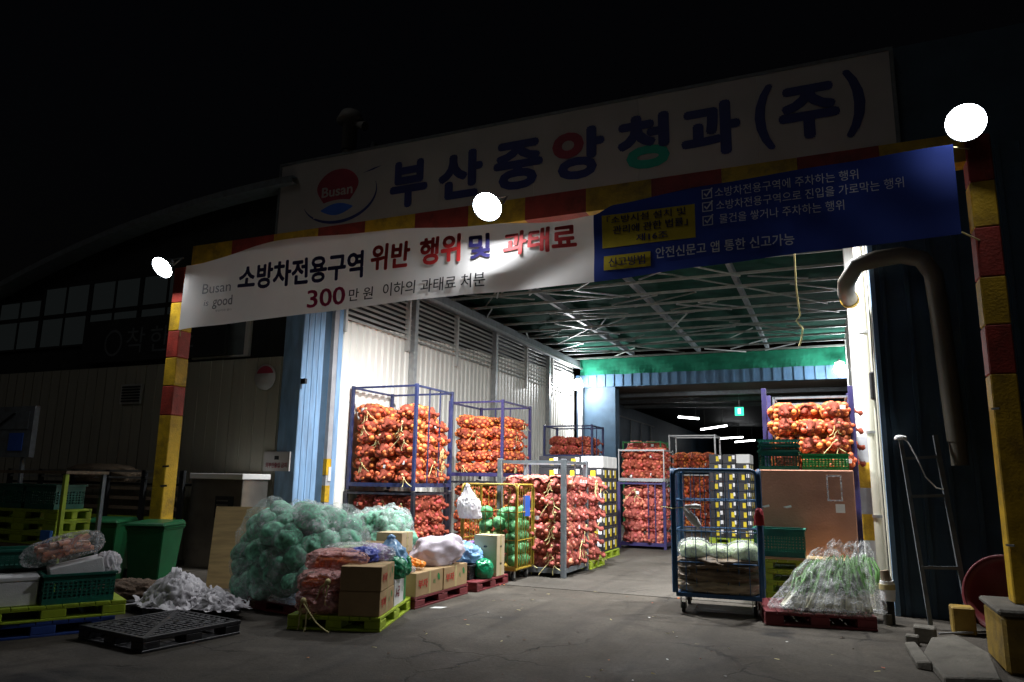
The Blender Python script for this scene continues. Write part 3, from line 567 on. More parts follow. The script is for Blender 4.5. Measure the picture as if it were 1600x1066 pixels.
# emblem: dark red blob with a word, blue wave below, thin swoosh round it
def poly_part(name, mat, pts, dy):
    return sub(MB().add([(x, SY - dy, z) for x, z in pts], [tuple(range(len(pts)))]).build(name, mat, sg))
def heart(cx, cz, sx, sz, n=40):
    out = []
    for k in range(n):
        a = -2 * pi * k / n
        out.append((cx + sx * (0.95 * cos(a) + 0.1 * sin(2 * a)), cz + sz * (sin(a) * (1 - 0.18 * cos(2 * a)) + 0.12 * abs(cos(a)))))
    return out
poly_part('emblem', M['signred'], [p for p in heart(-8.42, 7.05, 0.5, 0.38)], 0.005)
poly_part('emblem_wave', M['signwhite'], [(-8.95 + 1.06 * k / 20, 6.78 + 0.09 * sin(k / 20 * pi)) for k in range(21)] + [(-7.89 - 1.06 * k / 20, 6.55) for k in range(21)], 0.0075)
poly_part('emblem_wave', M['tagblue'], [(-8.78 + 0.74 * k / 20, 6.70 + 0.1 * sin(k / 20 * pi)) for k in range(21)] + [(-8.04 - 0.74 * k / 20, 6.68 - 0.12 * sin(k / 20 * pi)) for k in range(21)], 0.010)
sub(text_fit('lettering', 'Busan', M['signwhite'], sg, -8.78, -8.06, 6.95, 7.16, lambda x, z: Vector((x, SY - 0.009, z)), 0.02))
def swoosh(mb):
    vs = []; n = 30
    for k in range(n + 1):
        a = radians(200 + 175 * k / n); wd = 0.028 * sin(pi * k / n) + 0.004
        for s in (-1, 1): vs.append((-8.38 + (0.86 + s * wd) * cos(a), SY - 0.005, 6.98 + (0.56 + s * wd) * sin(a)))
    mb.add(vs, [(2 * k, 2 * k + 1, 2 * k + 3, 2 * k + 2) for k in range(n)])
sub(part('emblem_swoosh', M['signnavy'], sg, swoosh))
poly_part('emblem_swoosh', M['signnavy'], [(-7.85, 7.33), (-7.6, 7.4), (-7.42, 7.42), (-7.62, 7.36)], 0.005)

# roof-top lamp post and small boxes on the roof edge
rt = thing('roof_siren_post', 'dark siren post with pale cap on the roof edge behind the sign', 'siren post', (-9.0, 11.9, 7.7))
tubep('post', M['ductm'], rt, [(0, 0, 0), (0, 0, 0.75)], 0.13, 10)
MB().lathe([(0.02, 1.7), (0.2, 1.62), (0.3, 1.4), (0.16, 1.38), (0.16, 0.75), (0.02, 0.75)], 14).build('cap', M['louver'], rt)
MB().tube([(0.1, 0, 1.35), (0.42, -0.05, 1.2)], [0.05, 0.1], 10).build('horn', M['louver'], rt)
MB().tube([(0.1, 0, 0.5), (0.6, -0.05, 0.55), (0.72, -0.05, 0.75)], [0.04, 0.05, 0.1], 10).build('horn', M['greysteel'], rt)
rb = boxp('roof_box', M['louver'], None, -10.1, -9.9, 11.6, 11.9, 7.5, 7.72, bevel=0.02); tag(rb, 'small grey box on the roof edge left of the siren post', 'box')

# shop sign on the dark left wing
sh = thing('shop_sign', 'dark shop sign with faint white brush lettering left of the yellow pole', 'sign', (-13.0, 10.95, 4.4))
IN2 = Matrix.Translation((13.0, -10.95, -4.4))
o = boxp('board', M['dark'], sh, -15.2, -11.0, 10.93, 11.03, 4.0, 4.95, bevel=0.01); o.matrix_parent_inverse = IN2
o = part('ring', M['greysteel'], sh, lambda mb: mb.add([(-14.2 + r * cos(a * pi / 12), 10.924, 4.42 + r * 1.1 * sin(a * pi / 12)) for a in range(24) for r in (0.22, 0.27)], [(2 * a, 2 * a + 1, (2 * a + 3) % 48, (2 * a + 2) % 48) for a in range(24)])); o.matrix_parent_inverse = IN2
for body, x0, x1, z0, z1 in (('착', -13.8, -13.25, 4.17, 4.72), ('한', -13.1, -12.55, 4.17, 4.72), ('소', -12.4, -11.85, 4.2, 4.7)):
    o = text_fit('lettering', body, M['greysteel'], sh, x0, x1, z0, z1, lambda x, z: Vector((x, 10.924, z)), 0.0); o.matrix_parent_inverse = IN2
# round sign and notice
rs = thing('round_sign', 'faded round sign with red upper part on the cream facade', 'sign', (-9.92, 10.95, 3.5))
MB().lathe([(0.0, -0.012), (0.25, -0.012), (0.25, 0.012), (0, 0.012)], 28, mtx=Matrix.Rotation(pi / 2, 4, 'X')).build('disc', M['signwhite'], rs)
part('red_field', M['signred'], rs, lambda mb: mb.add([(0.22 * cos(radians(20 + 140 * k / 16)), -0.016, 0.22 * sin(radians(20 + 140 * k / 16))) for k in range(17)], [tuple(range(17))]))
ns = thing('notice_board', 'small white notice with red Korean lettering on the navy column', 'notice', (-9.5, 10.97, 1.9))
boxp('board', M['signwhite'], ns, -0.3, 0.3, -0.012, 0.025, -0.18, 0.18)
text_fit('lettering', '외부인출입 금지', M['signred'], ns, -0.25, 0.25, -0.12, -0.02, lambda x, z: Vector((x, -0.017, z)), 0.02, 2)
boxp('pictogram', M['blackprint'], ns, -0.05, 0.05, -0.018, -0.013, 0.03, 0.1)
text_fit('lettering', '1', M['blackprint'], np_, -9.175, -9.125, 1.62, 1.76, lambda x, z: Vector((x, 12.016, z)), 0.03, 2)

# ------------------------------------------------------------------ height-limit gantry, lamps, banner
GY = 8.5; K = 8.3 / 7.8; BY = 8.30
ga = thing('height_gantry', 'red and yellow height-limit gantry carrying lamps and a banner', 'gantry')
def pole(px0, px1, bands):
    p = thing('pole', None, None); p.parent = ga
    for za, zb, c in bands: boxp('band', M[c], p, px0, px1, GY, GY + 0.25, za, zb - 0.002, bevel=0.012)
pole(-9.80, -9.55, [(0.0, 2.56, 'yellow'), (2.56, 3.03, 'red'), (3.03, 3.49, 'yellow'), (3.49, 3.93, 'red'), (3.93, 4.4, 'yellow'), (4.4, 5.0, 'red')])
pole(1.52, 1.75, [(0.56, 2.75, 'yellow'), (2.75, 3.25, 'red'), (3.25, 3.75, 'yellow'), (3.75, 4.28, 'red'), (4.28, 4.78, 'yellow'), (4.78, 5.3, 'red')])
cb = thing('crossbar', None, None); cb.parent = ga
for k in range(13):
    boxp('band', M['red' if k % 2 else 'yellow'], cb, -9.5 + k * 0.8508, -9.5 + (k + 1) * 0.8508 - 0.002, GY + 0.06, GY + 0.3, 5.04, 5.36)
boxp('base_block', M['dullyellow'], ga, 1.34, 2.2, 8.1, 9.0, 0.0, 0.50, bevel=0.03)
boxp('base_cap', M['concrete'], ga, 1.31, 2.23, 8.07, 9.03, 0.50, 0.56, bevel=0.02)
for z in (1.1, 2.4): barp('hook', M['steel'], ga, (1.5, GY - 0.02, z), (1.56, GY - 0.06, z), 0.02)
for z in (1.75, 1.45): barp('hook', M['rubber'], ga, (-9.56, GY - 0.05, z), (-9.5, GY + 0.02, z + 0.01), 0.03)

def flood(label, loc, tilt, rad, L, col=(0.93, 0.95, 1.0), spot=None, yaw=0.0, group='flood lamps on the gantry'):
    t = thing('flood_lamp', label, 'lamp', loc, 0, group); t.rotation_euler = (0, 0, yaw)
    R = Matrix.Rotation(pi / 2 + tilt, 4, 'X')          # local +z of the lathe turns to -Y, tilted down
    MB().lathe([(0.03, -0.22), (0.07, -0.2), (0.08, -0.1), (rad * 0.75, -0.06), (rad * 1.05, 0.0), (rad * 1.07, 0.025), (rad, 0.025), (rad, 0.004), (0, 0.004)], 28, mtx=R).build('housing', M['greysteel'], t)
    MB().lathe([(0.0, 0.012), (rad * 0.985, 0.012)], 28, mtx=R, sm=False).build('lens', emit('lamp_glow_%d' % int(L * 10), col, L), t)
    for s in (-1, 1): MB().bar(R @ Vector((s * rad * 1.1, 0, -0.02)), R @ Vector((s * rad * 0.9, 0.0, -0.3)), 0.025, 0.012).build('bracket', M['steel'], t)
    MB().bar(R @ Vector((-rad, 0, -0.3)), R @ Vector((rad, 0, -0.3)), 0.03, 0.012).build('bracket', M['steel'], t)
    if spot:
        ld = bpy.data.lights.new('lamp_light', 'SPOT'); ld.energy = spot[0]; ld.spot_size = radians(spot[1]); ld.spot_blend = 0.9; ld.shadow_soft_size = 0.16; ld.color = spot[2]
        lo = bpy.data.objects.new('lamp_light', ld); COL.objects.link(lo); lo.parent = t
        lo.matrix_local = R @ Matrix.Translation((0, 0, 0.06)) @ Matrix.Rotation(pi, 4, 'X')
    return t
flood('round flood lamp glowing above the left yellow pole', (-9.74, 8.22, 4.93), radians(42), 0.18, GANTRY_L[0])
flood('round flood lamp glowing over the middle of the banner', (-3.84, 8.02, 5.08), radians(42), 0.19, GANTRY_L[1])
flood('large round flood lamp glowing on the right striped pole', (1.50, 8.25, 5.34), radians(27), 0.185, GANTRY_L[2], yaw=-0.22)

# the banner: a long cloth sheet, white left part, blue right part
def bz(x, z): return x * K, 1.65 + (z - 1.65) * K
TOP = [(-9.32, 4.78), (-8.64, 4.73), (-6.96, 4.93), (-5.25, 4.86), (-3.75, 4.74), (-2.7, 4.66), (-2.38, 4.68), (-2.1, 4.78), (-1.1, 4.86), (0.2, 4.90), (1.29, 4.93)]
BOT = [(-9.32, 3.70), (-8.45, 3.75), (-6.21, 3.83), (-4.25, 3.86), (-2.46, 3.88), (-1.13, 3.93), (0.15, 3.99), (1.29, 4.02)]
def interp(tab, x):
    if x <= tab[0][0]: return tab[0][1]
    for (a, b), (c, d) in zip(tab, tab[1:]):
        if x <= c: s = (x - a) / (c - a); s = s * s * (3 - 2 * s); return b + (d - b) * s
    return tab[-1][1]
def by(x, z):      # cloth depth, with folds
    t = (z - 3.7) / 1.1
    y = BY + 0.05 * sin(x * 1.7) * (1 - t) + 0.006 * sin(x * 7 + z * 5) * (1 - 0.5 * t) + 0.014 * noise.noise(Vector((x * 1.6, z * 2.5, 3)))
    d = (z - 4.35) - 0.42 * (x + 3.1)                  # slack diagonal folds under the middle lamp
    y -= 0.10 * math.exp(-((x + 3.2) / 0.95) ** 2) * (0.55 + 0.45 * cos(d * 8)) * max(0, 1 - abs(t - 0.35) * 1.1)
    return y
def bmap(dy): return lambda x, z: Vector((x * K, by(x, z) - dy, 1.65 + (z - 1.65) * K))
bn = thing('fire_lane_banner', 'long white and blue banner with Korean fire lane notice strung between the poles', 'banner')
def cloth(name, mat, xa, xb, nu):
    def f(u, v):
        x = xa + (xb - xa) * u; z0, z1 = interp(BOT, x), interp(TOP, x); z = z0 + (z1 - z0) * v
        return bmap(0)(x, z)
    vs, fs = grid_surface(f, nu, 44); n0 = len(vs)
    mb = MB(); mb.add(vs, fs, 0, True); return mb.build(name, mat, bn)
cloth('white_cloth', M['banwhite'], -8.75, -2.36, 260); cloth('blue_cloth', M['banblue'], -2.36, 1.29, 110)
for body, mat, x0, x1, z0, z1, wt in (
        ('소방차전용구역', 'bannavy', -7.68, -5.54, 4.24, 4.62, 0.035), ('위반', 'banred', -5.42, -4.82, 4.30, 4.67, 0.035), ('행위', 'banred', -4.68, -4.08, 4.30, 4.67, 0.035),
        ('및', 'bannavy', -3.97, -3.67, 4.31, 4.63, 0.035), ('과태료', 'banred', -3.5, -2.56, 4.29, 4.61, 0.035),
        ('300', 'bancrimson', -6.46, -5.81, 3.90, 4.15, 0.018), ('만 원', 'blackprint', -5.75, -5.36, 3.93, 4.10, 0.008), ('이하의 과태료 처분', 'blackprint', -5.2, -3.71, 3.94, 4.12, 0.006),
        ('Busan', 'bangrey', -8.35, -7.8, 4.25, 4.40, 0.0), ('is', 'bangrey', -8.28, -8.2, 4.06, 4.15, 0.0), ('good', 'bangrey', -8.12, -7.75, 4.0, 4.19, 0.01),
        ('부산이라 좋다', 'bangrey', -8.05, -7.75, 3.955, 3.99, -0.005)):
    text_fit('lettering', body, M[mat], bn, x0, x1, z0, z1, bmap(0.013), wt, 3, 0.05)
def rounded(x0, x1, z0, z1, r, n=5, skew=0.0):
    pts = []
    for cx, cz, a0 in ((x1 - r, z1 - r, 0), (x0 + r, z1 - r, 90), (x0 + r, z0 + r, 180), (x1 - r, z0 + r, 270)):
        for k in range(n + 1): a = radians(a0 + 90 * k / n); pts.append((cx + r * cos(a), cz + r * sin(a) + skew * (cx - x0)))
    return pts
def patch(name, mat, x0, x1, z0, z1, dy):
    vs, fs = grid_surface(lambda u, v: bmap(dy)(x0 + (x1 - x0) * u, z0 + (z1 - z0) * v), 12, 5)
    return MB().add(vs, fs).build(name, mat, bn)
patch('yellow_field', M['yellowprint'], -2.26, -1.2, 4.27, 4.66, 0.006)
patch('yellow_pill', M['yellowprint'], -2.24, -1.70, 4.0, 4.17, 0.006)
for body, mat, x0, x1, z0, z1, wt in (
        ('「소방시설 설치 및', 'bannavy', -2.2, -1.3, 4.55, 4.64, 0.01), ('관리에 관한 법률」', 'bannavy', -2.13, -1.28, 4.42, 4.52, 0.015), ('제16조', 'bannavy', -1.86, -1.5, 4.3, 4.39, 0.015),
        ('신고방법', 'bannavy', -2.18, -1.76, 4.03, 4.14, 0.01), ('안전신문고 앱 통한 신고가능', 'whiteprint', -1.64, -0.2, 4.07, 4.20, 0.012),
        ('소방차전용구역에 주차하는 행위', 'whiteprint', -0.98, 0.44, 4.70, 4.81, 0.003), ('소방차전용구역으로 진입을 가로막는 행위', 'whiteprint', -0.97, 0.84, 4.55, 4.66, 0.003), ('물건을 쌓거나 주차하는 행위', 'whiteprint', -0.94, 0.29, 4.39, 4.50, 0.003)):
    text_fit('lettering', body, M[mat], bn, x0, x1, z0, z1, bmap(0.016), wt, 2, 0.05)
for zc in (4.755, 4.605, 4.445):
    def chk(mb):
        fm = bmap(0.008); x0, x1, z0, z1 = -1.12, -1.01, zc - 0.055, zc + 0.055; q = 0.011
        for a, b, c, d in ((x0, x1, z0, z0 + q), (x0, x1, z1 - q, z1), (x0, x0 + q, z0, z1), (x1 - q, x1, z0, z1)):
            mb.add([fm(a, c), fm(b, c), fm(b, d), fm(a, d)], [(0, 1, 2, 3)])
        fm = bmap(0.011)
        mb.add([fm(x0 + 0.02, zc), fm(x0 + 0.05, zc - 0.035), fm(x0 + 0.05, zc - 0.01), fm(x0 + 0.03, zc + 0.015)], [(0, 1, 2, 3)])
        mb.add([fm(x0 + 0.05, zc - 0.035), fm(x1 + 0.01, zc + 0.06), fm(x1 - 0.005, zc + 0.07), fm(x0 + 0.05, zc - 0.01)], [(0, 1, 2, 3)])
    part('check_box', M['whiteprint'], bn, chk)
for (x, z, x2, z2) in ((-8.75, 4.72, -9.0, 4.8), (-8.75, 3.76, -9.0, 3.7), (1.29, 4.9, 1.5, 4.95), (1.29, 4.03, 1.5, 3.98)):
    tubep('cord', M['straw'], bn, [(x * K, BY, 1.65 + (z - 1.65) * K), (x2 * K, GY + 0.05, 1.65 + (z2 - 1.65) * K)], 0.008, 5)
# twine hanging under the ceiling
t = tubep('hanging_twine', M['straw'], None, [(-0.30, 11.3, 6.2), (-0.3, 11.3, 5.2), (-0.305, 11.3, 4.5), (-0.29, 11.3, 4.25), (-0.27, 11.3, 4.08), (-0.33, 11.29, 4.0), (-0.25, 11.28, 3.88), (-0.27, 11.29, 3.72), (-0.31, 11.3, 3.62)], 0.013, 6)
tag(t, 'frayed pale twine dangling under the ceiling near right wall', 'string')

# lamps over the doorway (behind the banner) and at the far beam
for k, (x, lb) in enumerate(((-6.7, 'flood lamp above the left blue column behind the banner'), (-4.0, 'flood lamp over the middle of the doorway behind the banner'), (-0.25, 'flood lamp above the right doorway edge behind the banner'))):
    flood(lb, (x, 11.42, 5.75), radians(68), 0.17, 25, spot=(ENTRANCE_W[k], 152, (0.97, 0.98, 1.0)), yaw=radians((172, 180, 186)[k]), group='flood lamps inside the doorway')
def bulb(label, loc, wt, dx):
    t = thing('bulb_lamp', label, 'lamp', loc, 0, 'bulb lamps at the far beam')
    MB().ico((0, 0, 0), 0.2, 3).build('bulb', emit('bulb_glow', (0.95, 0.98, 1.0), 60), t)
    MB().lathe([(0.03, 0.3), (0.12, 0.26), (0.17, 0.2), (0.15, 0.19), (0.1, 0.24), (0.03, 0.27)], 16).build('shade', M['white'], t)
    tubep('stem', M['white'], t, [(0, 0, 0.25), (0, 0.2, 0.35), (0, 0.4, 0.35)], 0.03, 8)
    ld = bpy.data.lights.new('lamp_light', 'POINT'); ld.energy = wt; ld.shadow_soft_size = 0.15; ld.color = (0.96, 0.98, 1.0)
    lo = bpy.data.objects.new('lamp_light', ld); COL.objects.link(lo); lo.parent = t; lo.location = (0.1, -0.4, -0.05)
bulb('bright bulb lamp at the left end of the blue far beam', (-8.75, 26.7, 5.22), FAR_W[0], 0)
bulb('bright bulb lamp at the right end of the blue far beam', (0.5, 26.7, 5.45), FAR_W[1], 0)
t = boxp('lamp_post', M['white'], None, -8.83, -8.67, 26.95, 27.1, 0.006, 5.2, bevel=0.01); tag(t, 'pale post under the left bulb lamp at the far beam', 'post')
for k, (x0, x1, y, z, dz) in enumerate(((-6.48, -5.52, 35, 4.6, -0.05), (-6.54, -5.11, 42, 4.62, 0.1), (-6.83, -5.3, 52, 4.62, 0.04), (-6.31, -4.88, 56, 4.6, 0.06))):
    t = thing('tube_lamp', ('nearest tube lamp in the dark rear hall, hung lowest from a wire', 'slanting tube lamp second from the front in the rear hall', 'tube lamp third from the front in the rear hall', 'farthest tube lamp in the rear hall')[k], 'lamp', ((x0 + x1) / 2, y, z), 0, 'tube lamps in the rear hall')
    h = (x1 - x0) / 2
    MB().tube([(-h, 0, -dz), (h, 0, dz)], 0.045, 10).build('tube', emit('tube_glow', (0.95, 0.98, 1.0), TUBE_L), t)
    MB().bar((-h, 0, -dz + 0.07), (h, 0, dz + 0.07), 0.12, 0.05).build('housing', M['white'], t)
    for s in (-1, 1): MB().bar((s * h * 0.7, 0, s * dz * 0.7 + 0.08), (s * h * 0.7, 0, 1.0), 0.012).build('wire', M['steel'], t)
t = thing('exit_sign', 'small glowing green exit sign hanging in the rear hall', 'sign', (-3.27, 31, 4.49))
boxp('body', emit('exit_glow', (0.05, 0.75, 0.42), 2.2), t, -0.17, 0.17, 0, 0.06, -0.17, 0.17); boxp('figure', emit('exit_white', (0.8, 1, 0.9), 3), t, -0.05, 0.06, -0.008, -0.002, -0.1, 0.11)
barp('stem', M['steel'], t, (0, 0.03, 0.17), (0, 0.03, 0.75), 0.02)

# ================================================================== goods
def fib_points(n):
    g_ = pi * (3 - 5 ** 0.5)
    for k in range(n):
        z = 1 - 2 * (k + 0.5) / n; r = (1 - z * z) ** 0.5; yield Vector((cos(g_ * k) * r, sin(g_ * k) * r, z))
def superr(d, a, b, c, e=3.2): return 1 / ((abs(d.x) / a) ** e + (abs(d.y) / b) ** e + (abs(d.z) / c) ** e) ** (1 / e)

# sacks: a net body with the onions bulging through it
SACKS = {}
def sack_meshes(kind, a, b, c, n, r, mat_on, mat_net, variants, seed):
    rnd = random.Random(seed); out = []
    for v in range(variants):
        core = MB(); V, Fc = ICO[3]; on = MB(); off = Vector((seed * 3.1 + v * 7.7, v * 2.3, 0))
        def rad(d):
            s = superr(d, a, b, c, 2.5); return s * (1 + 0.13 * noise.noise(d * 1.6 + off))
        core.add([tuple(Vector(p) * (rad(Vector(p)) - r * 0.5) ) for p in V], Fc, 0, True)
        # gathered neck at one end
        core.lathe([(0.012, 0.16), (0.05, 0.13), (0.02, 0.08), (0.018, 0.05), (0.06, 0.0), (0.1, -0.06)], 9, 0, Matrix.Translation((0, -b * 0.93, c * 0.1)) @ Matrix.Rotation(pi / 2 + 0.4, 4, 'X'))
        for d in fib_points(n):
            d = (d + Vector((rnd.uniform(-1, 1), rnd.uniform(-1, 1), rnd.uniform(-1, 1))) * 0.13).normalized()
            p = d * (rad(d) - r * 0.95); k = r * rnd.uniform(0.82, 1.15)
            on.ico(p, k, 2, 0, (1, 1, rnd.uniform(0.82, 1.0)))
        out.append((core.mesh('net_bag', mat_net), on.mesh('onions', mat_on)))
    SACKS[kind] = out
sack_meshes('orange', 0.275, 0.26, 0.158, 62, 0.052, M['onion'], M['net'], 5, 1)
sack_meshes('red', 0.275, 0.26, 0.158, 110, 0.04, M['onionb'], M['net'], 4, 2)
sack_meshes('pink', 0.27, 0.25, 0.158, 74, 0.047, M['onionp'], M['netp'], 5, 3)
tiem = []
for k in range(3):
    rnd = random.Random(40 + k); mb = MB()
    for j in range(3):
        pts = [Vector((rnd.uniform(-0.02, 0.02), 0, 0))]
        dx = rnd.uniform(-0.05, 0.05)
        for i in range(5): pts.append(pts[-1] + Vector((dx + rnd.uniform(-0.03, 0.03), rnd.uniform(-0.02, 0.008), -0.05 + rnd.uniform(-0.02, 0.03))))
        mb.tube(pts, 0.006, 5)
    mb.ico((0, 0, 0), 0.022, 2)
    tiem.append(mb.mesh('tie', M['straw']))
SN = [0]
FILM3 = film('crinkled_bag_film', 0.2, (0.88, 0.9, 0.9), 0.2, 0.3)
LABEL_ME = MB().add([(-0.04, 0, -0.03), (0.0, -0.012, -0.032), (0.04, 0, -0.03), (0.045, 0.0, 0.03), (0.0, -0.014, 0.034), (-0.042, 0, 0.03)], [(0, 1, 4, 5), (1, 2, 3, 4)]).mesh('paper_label', M['paperw'])
def sack(kind, loc, label, group, rnd, rotz=None, sc=1.0, tie=0.35, rest=False):
    core, on = rnd.choice(SACKS[kind]); SN[0] += 1
    o = obj('onion_sack', core, None, loc); rz = rnd.uniform(-0.25, 0.25) if rotz is None else rotz + rnd.uniform(-0.2, 0.2)
    o.rotation_euler = (rnd.uniform(-0.08, 0.08), rnd.uniform(-0.08, 0.08), rz)
    o.scale = (sc * rnd.uniform(0.94, 1.05), sc * rnd.uniform(0.94, 1.05), sc * rnd.uniform(0.95, 1.08))
    tag(o, label, 'onion sack', group); c = obj('onions', on, o); c['kind'] = 'stuff'; c.rotation_euler = (0, 0, rnd.choice((0, pi)))
    if rnd.random() < 0.22: obj('paper_label', LABEL_ME, o, (rnd.uniform(-0.12, 0.12), -0.245, rnd.uniform(-0.05, 0.06)))
    if rnd.random() < tie: obj('tie', rnd.choice(tiem), o, (rnd.uniform(-0.05, 0.05), -0.27, 0.04))
    return o
ORD = ('bottom', 'second', 'third', 'fourth', 'fifth', 'sixth', 'seventh', 'eighth', 'ninth', 'tenth', 'eleventh')
def where(i, nx, j, ny):
    return ('front', 'middle', 'rear')[0 if j == 0 else (2 if j == ny - 1 else 1)] + ' ' + ('left', 'centre', 'right')[0 if i == 0 else (2 if i == nx - 1 else 1)]
def stack_sacks(kind, x0, x1, y0, y1, z0, z1, nx, ny, layer, label, group, seed, top_all=True, sides=('front', 'right'), sc=1.0, tie=0.35, drop=0.0):
    rnd = random.Random(seed); nl = max(1, int(round((z1 - z0) / layer))); dx = (x1 - x0) / nx; dy = (y1 - y0) / ny
    head, tail = label.split(' sack ', 1)
    for l in range(nl):
        for i in range(nx):
            for j in range(ny):
                vis = ('front' in sides and j == 0) or ('right' in sides and i == nx - 1) or (top_all and l >= nl - 2)
                if not vis or (l == nl - 1 and rnd.random() < drop): continue
                x = x0 + dx * (i + 0.5) + rnd.uniform(-0.04, 0.04) * (0.5 if i in (0, nx - 1) else 1); y = y0 + dy * (j + 0.5) + rnd.uniform(-0.03, 0.03)
                rz = pi / 2 if (i == nx - 1 and j > 0) else 0
                lb = '%s sack, %s layer %s, %s' % (head, ORD[l], where(i, nx, j, ny), tail)
                sack(kind, (x, y, z0 + layer * (l + 0.5) + rnd.uniform(-0.02, 0.02)), lb, group, rnd, rz, 1.05 * sc * min(dx / 0.5, 1.15), tie)

# steel post cages
def post_cage(name, label, cat, x0, x1, y0, y1, z0, z1, mat, post=0.06, feet=True, bars=(), group=None, deck=True, rails=True, railh=0.04):
    cx, cy = (x0 + x1) / 2, (y0 + y1) / 2; t = thing(name, label, cat, (cx, cy, z0), 0, group); hx, hy, h = (x1 - x0) / 2, (y1 - y0) / 2, z1 - z0
    for sx in (-1, 1):
        for sy in (-1, 1):
            MB().box(sx * hx - post / 2, sx * hx + post / 2, sy * hy - post / 2, sy * hy + post / 2, 0.0, h).build('post', mat, t, bevel=0.006)
    if rails:
        for s in (-1, 1):
            MB().bar((-hx + post / 2, s * hy, h - railh), (hx - post / 2, s * hy, h - railh), railh).build('top_rail', mat, t)
            MB().bar((s * hx, -hy + post / 2, h - railh), (s * hx, hy - post / 2, h - railh), railh).build('top_rail', mat, t)
    if deck:
        dz = 0.10 if feet else 0.02
        d = MB().box(-hx + post / 2, hx - post / 2, -hy + post / 2, hy - post / 2, dz, dz + 0.03).build('deck', mat, t)
        for s in (-1, 1):
            MB().bar((-hx + post / 2, s * hy, dz + 0.01), (hx - post / 2, s * hy, dz + 0.01), 0.05, 0.08).build('deck_beam', mat, t)
            MB().bar((s * hx, -hy + post / 2, dz + 0.01), (s * hx, hy - post / 2, dz + 0.01), 0.05, 0.08).build('deck_beam', mat, t)
    for side, frac in bars:     # vertical bars on a face
        if side == 'right': MB().box(hx - 0.012, hx + 0.012, -hy + 2 * hy * frac - 0.012, -hy + 2 * hy * frac + 0.012, 0.1, h - railh).build('bar', mat, t)
        if side == 'front': MB().box(-hx + 2 * hx * frac - 0.012, -hx + 2 * hx * frac + 0.012, -hy - 0.012, -hy + 0.012, 0.1, h - railh).build('bar', mat, t)
        if side == 'back': MB().box(-hx + 2 * hx * frac - 0.012, -hx + 2 * hx * frac + 0.012, hy - 0.012, hy + 0.012, 0.1, h - railh).build('bar', mat, t)
    return t
# first pair of cages by the left wall
post_cage('post_cage', 'black steel base cage under the front navy cage by left wall', 'cage', -9.08, -7.5, 12.6, 14.1, 0.006, 1.36, M['cageblack'], 0.075, bars=(('back', 0.35), ('back', 0.6)))
post_cage('post_cage', 'navy steel cage full of orange onion sacks, frontmost by left wall', 'cage', -9.05, -7.52, 12.62, 14.12, 1.38, 3.5, M['cageblue'], 0.065, bars=(('right', 0.35), ('right', 0.65)))
stack_sacks('orange', -9.0, -7.54, 12.68, 14.05, 1.52, 3.07, 3, 3, 0.26, 'orange onion sack in the frontmost navy cage', 'sacks in the front navy cage', 11, drop=0.2, sc=1.08)
stack_sacks('red', -9.0, -7.56, 12.72, 14.05, 0.15, 1.24, 3, 3, 0.272, 'red onion sack in the black base cage below', 'sacks in the black base cage', 12, drop=0.2, sc=1.12, tie=0.15)
# second pair
post_cage('post_cage', 'black steel base cage under the second cage along left wall', 'cage', -8.05, -6.66, 14.95, 16.6, 0.006, 1.6, M['cageblack'], 0.075)
post_cage('post_cage', 'violet steel cage of orange onion sacks, second along left wall', 'cage', -8.02, -6.69, 15.0, 16.65, 1.62, 3.4, M['cagepurple'], 0.065, bars=(('back', 0.3), ('back', 0.6)))
stack_sacks('orange', -7.95, -6.74, 15.06, 16.6, 1.76, 3.05, 3, 3, 0.26, 'orange onion sack in the second, violet cage', 'sacks in the violet cage', 13, sc=1.05, tie=0.2, drop=0.15)
stack_sacks('orange', -7.95, -6.72, 15.06, 16.6, 0.15, 1.5, 3, 3, 0.27, 'orange onion sack under the second, violet cage', 'sacks under the violet cage', 14, tie=0.2)
# third, further back
post_cage('post_cage', 'black base cage under the third cage along left wall', 'cage', -7.6, -6.12, 19.95, 21.1, 0.006, 2.18, M['cageblack'], 0.07, rails=False)
post_cage('post_cage', 'dark navy cage of red sacks, third along left wall', 'cage', -7.58, -6.14, 20.0, 21.1, 2.2, 3.2, M['cageblue'], 0.06, bars=(('right', 0.4), ('front', 0.8)))
stack_sacks('red', -7.5, -6.2, 20.08, 21.05, 2.33, 2.86, 3, 2, 0.265, 'red net sack in the third cage along left wall', 'sacks in the third cage', 15, tie=0.0)
stack_sacks('red', -7.5, -6.2, 20.08, 21.05, 0.15, 2.1, 3, 2, 0.28, 'red net sack under the third cage along left wall', 'sacks under the third cage', 16, top_all=False, tie=0.0)
# grey post cage overflowing with pink net sacks
t = post_cage('post_cage', 'grey steel post cage overflowing with pink net onion sacks', 'cage', -5.47, -4.26, 12.2, 13.45, 0.006, 2.0, M['greysteel'], 0.085, bars=(('right', 0.5),), railh=0.05)
stack_sacks('pink', -5.42, -4.24, 12.26, 13.5, 0.13, 1.68, 3, 3, 0.26, 'pink net onion sack in the grey post cage', 'sacks in the grey post cage', 17, sc=1.22, tie=0.3, drop=0.2)
rnd = random.Random(5)
for k in range(12):
    sack('pink', (-4.42 + rnd.uniform(-0.05, 0.06), 13.85 + rnd.uniform(-0.12, 0.12) + 0.2 * (k % 2), 0.28 + (k // 2) * 0.255), 'pink net onion sack, %s layer, %s of two, behind the grey post cage' % (ORD[k // 2], ('nearer', 'farther')[k % 2]), 'sacks behind the grey post cage', rnd, pi / 2, 1.05, 0.3)

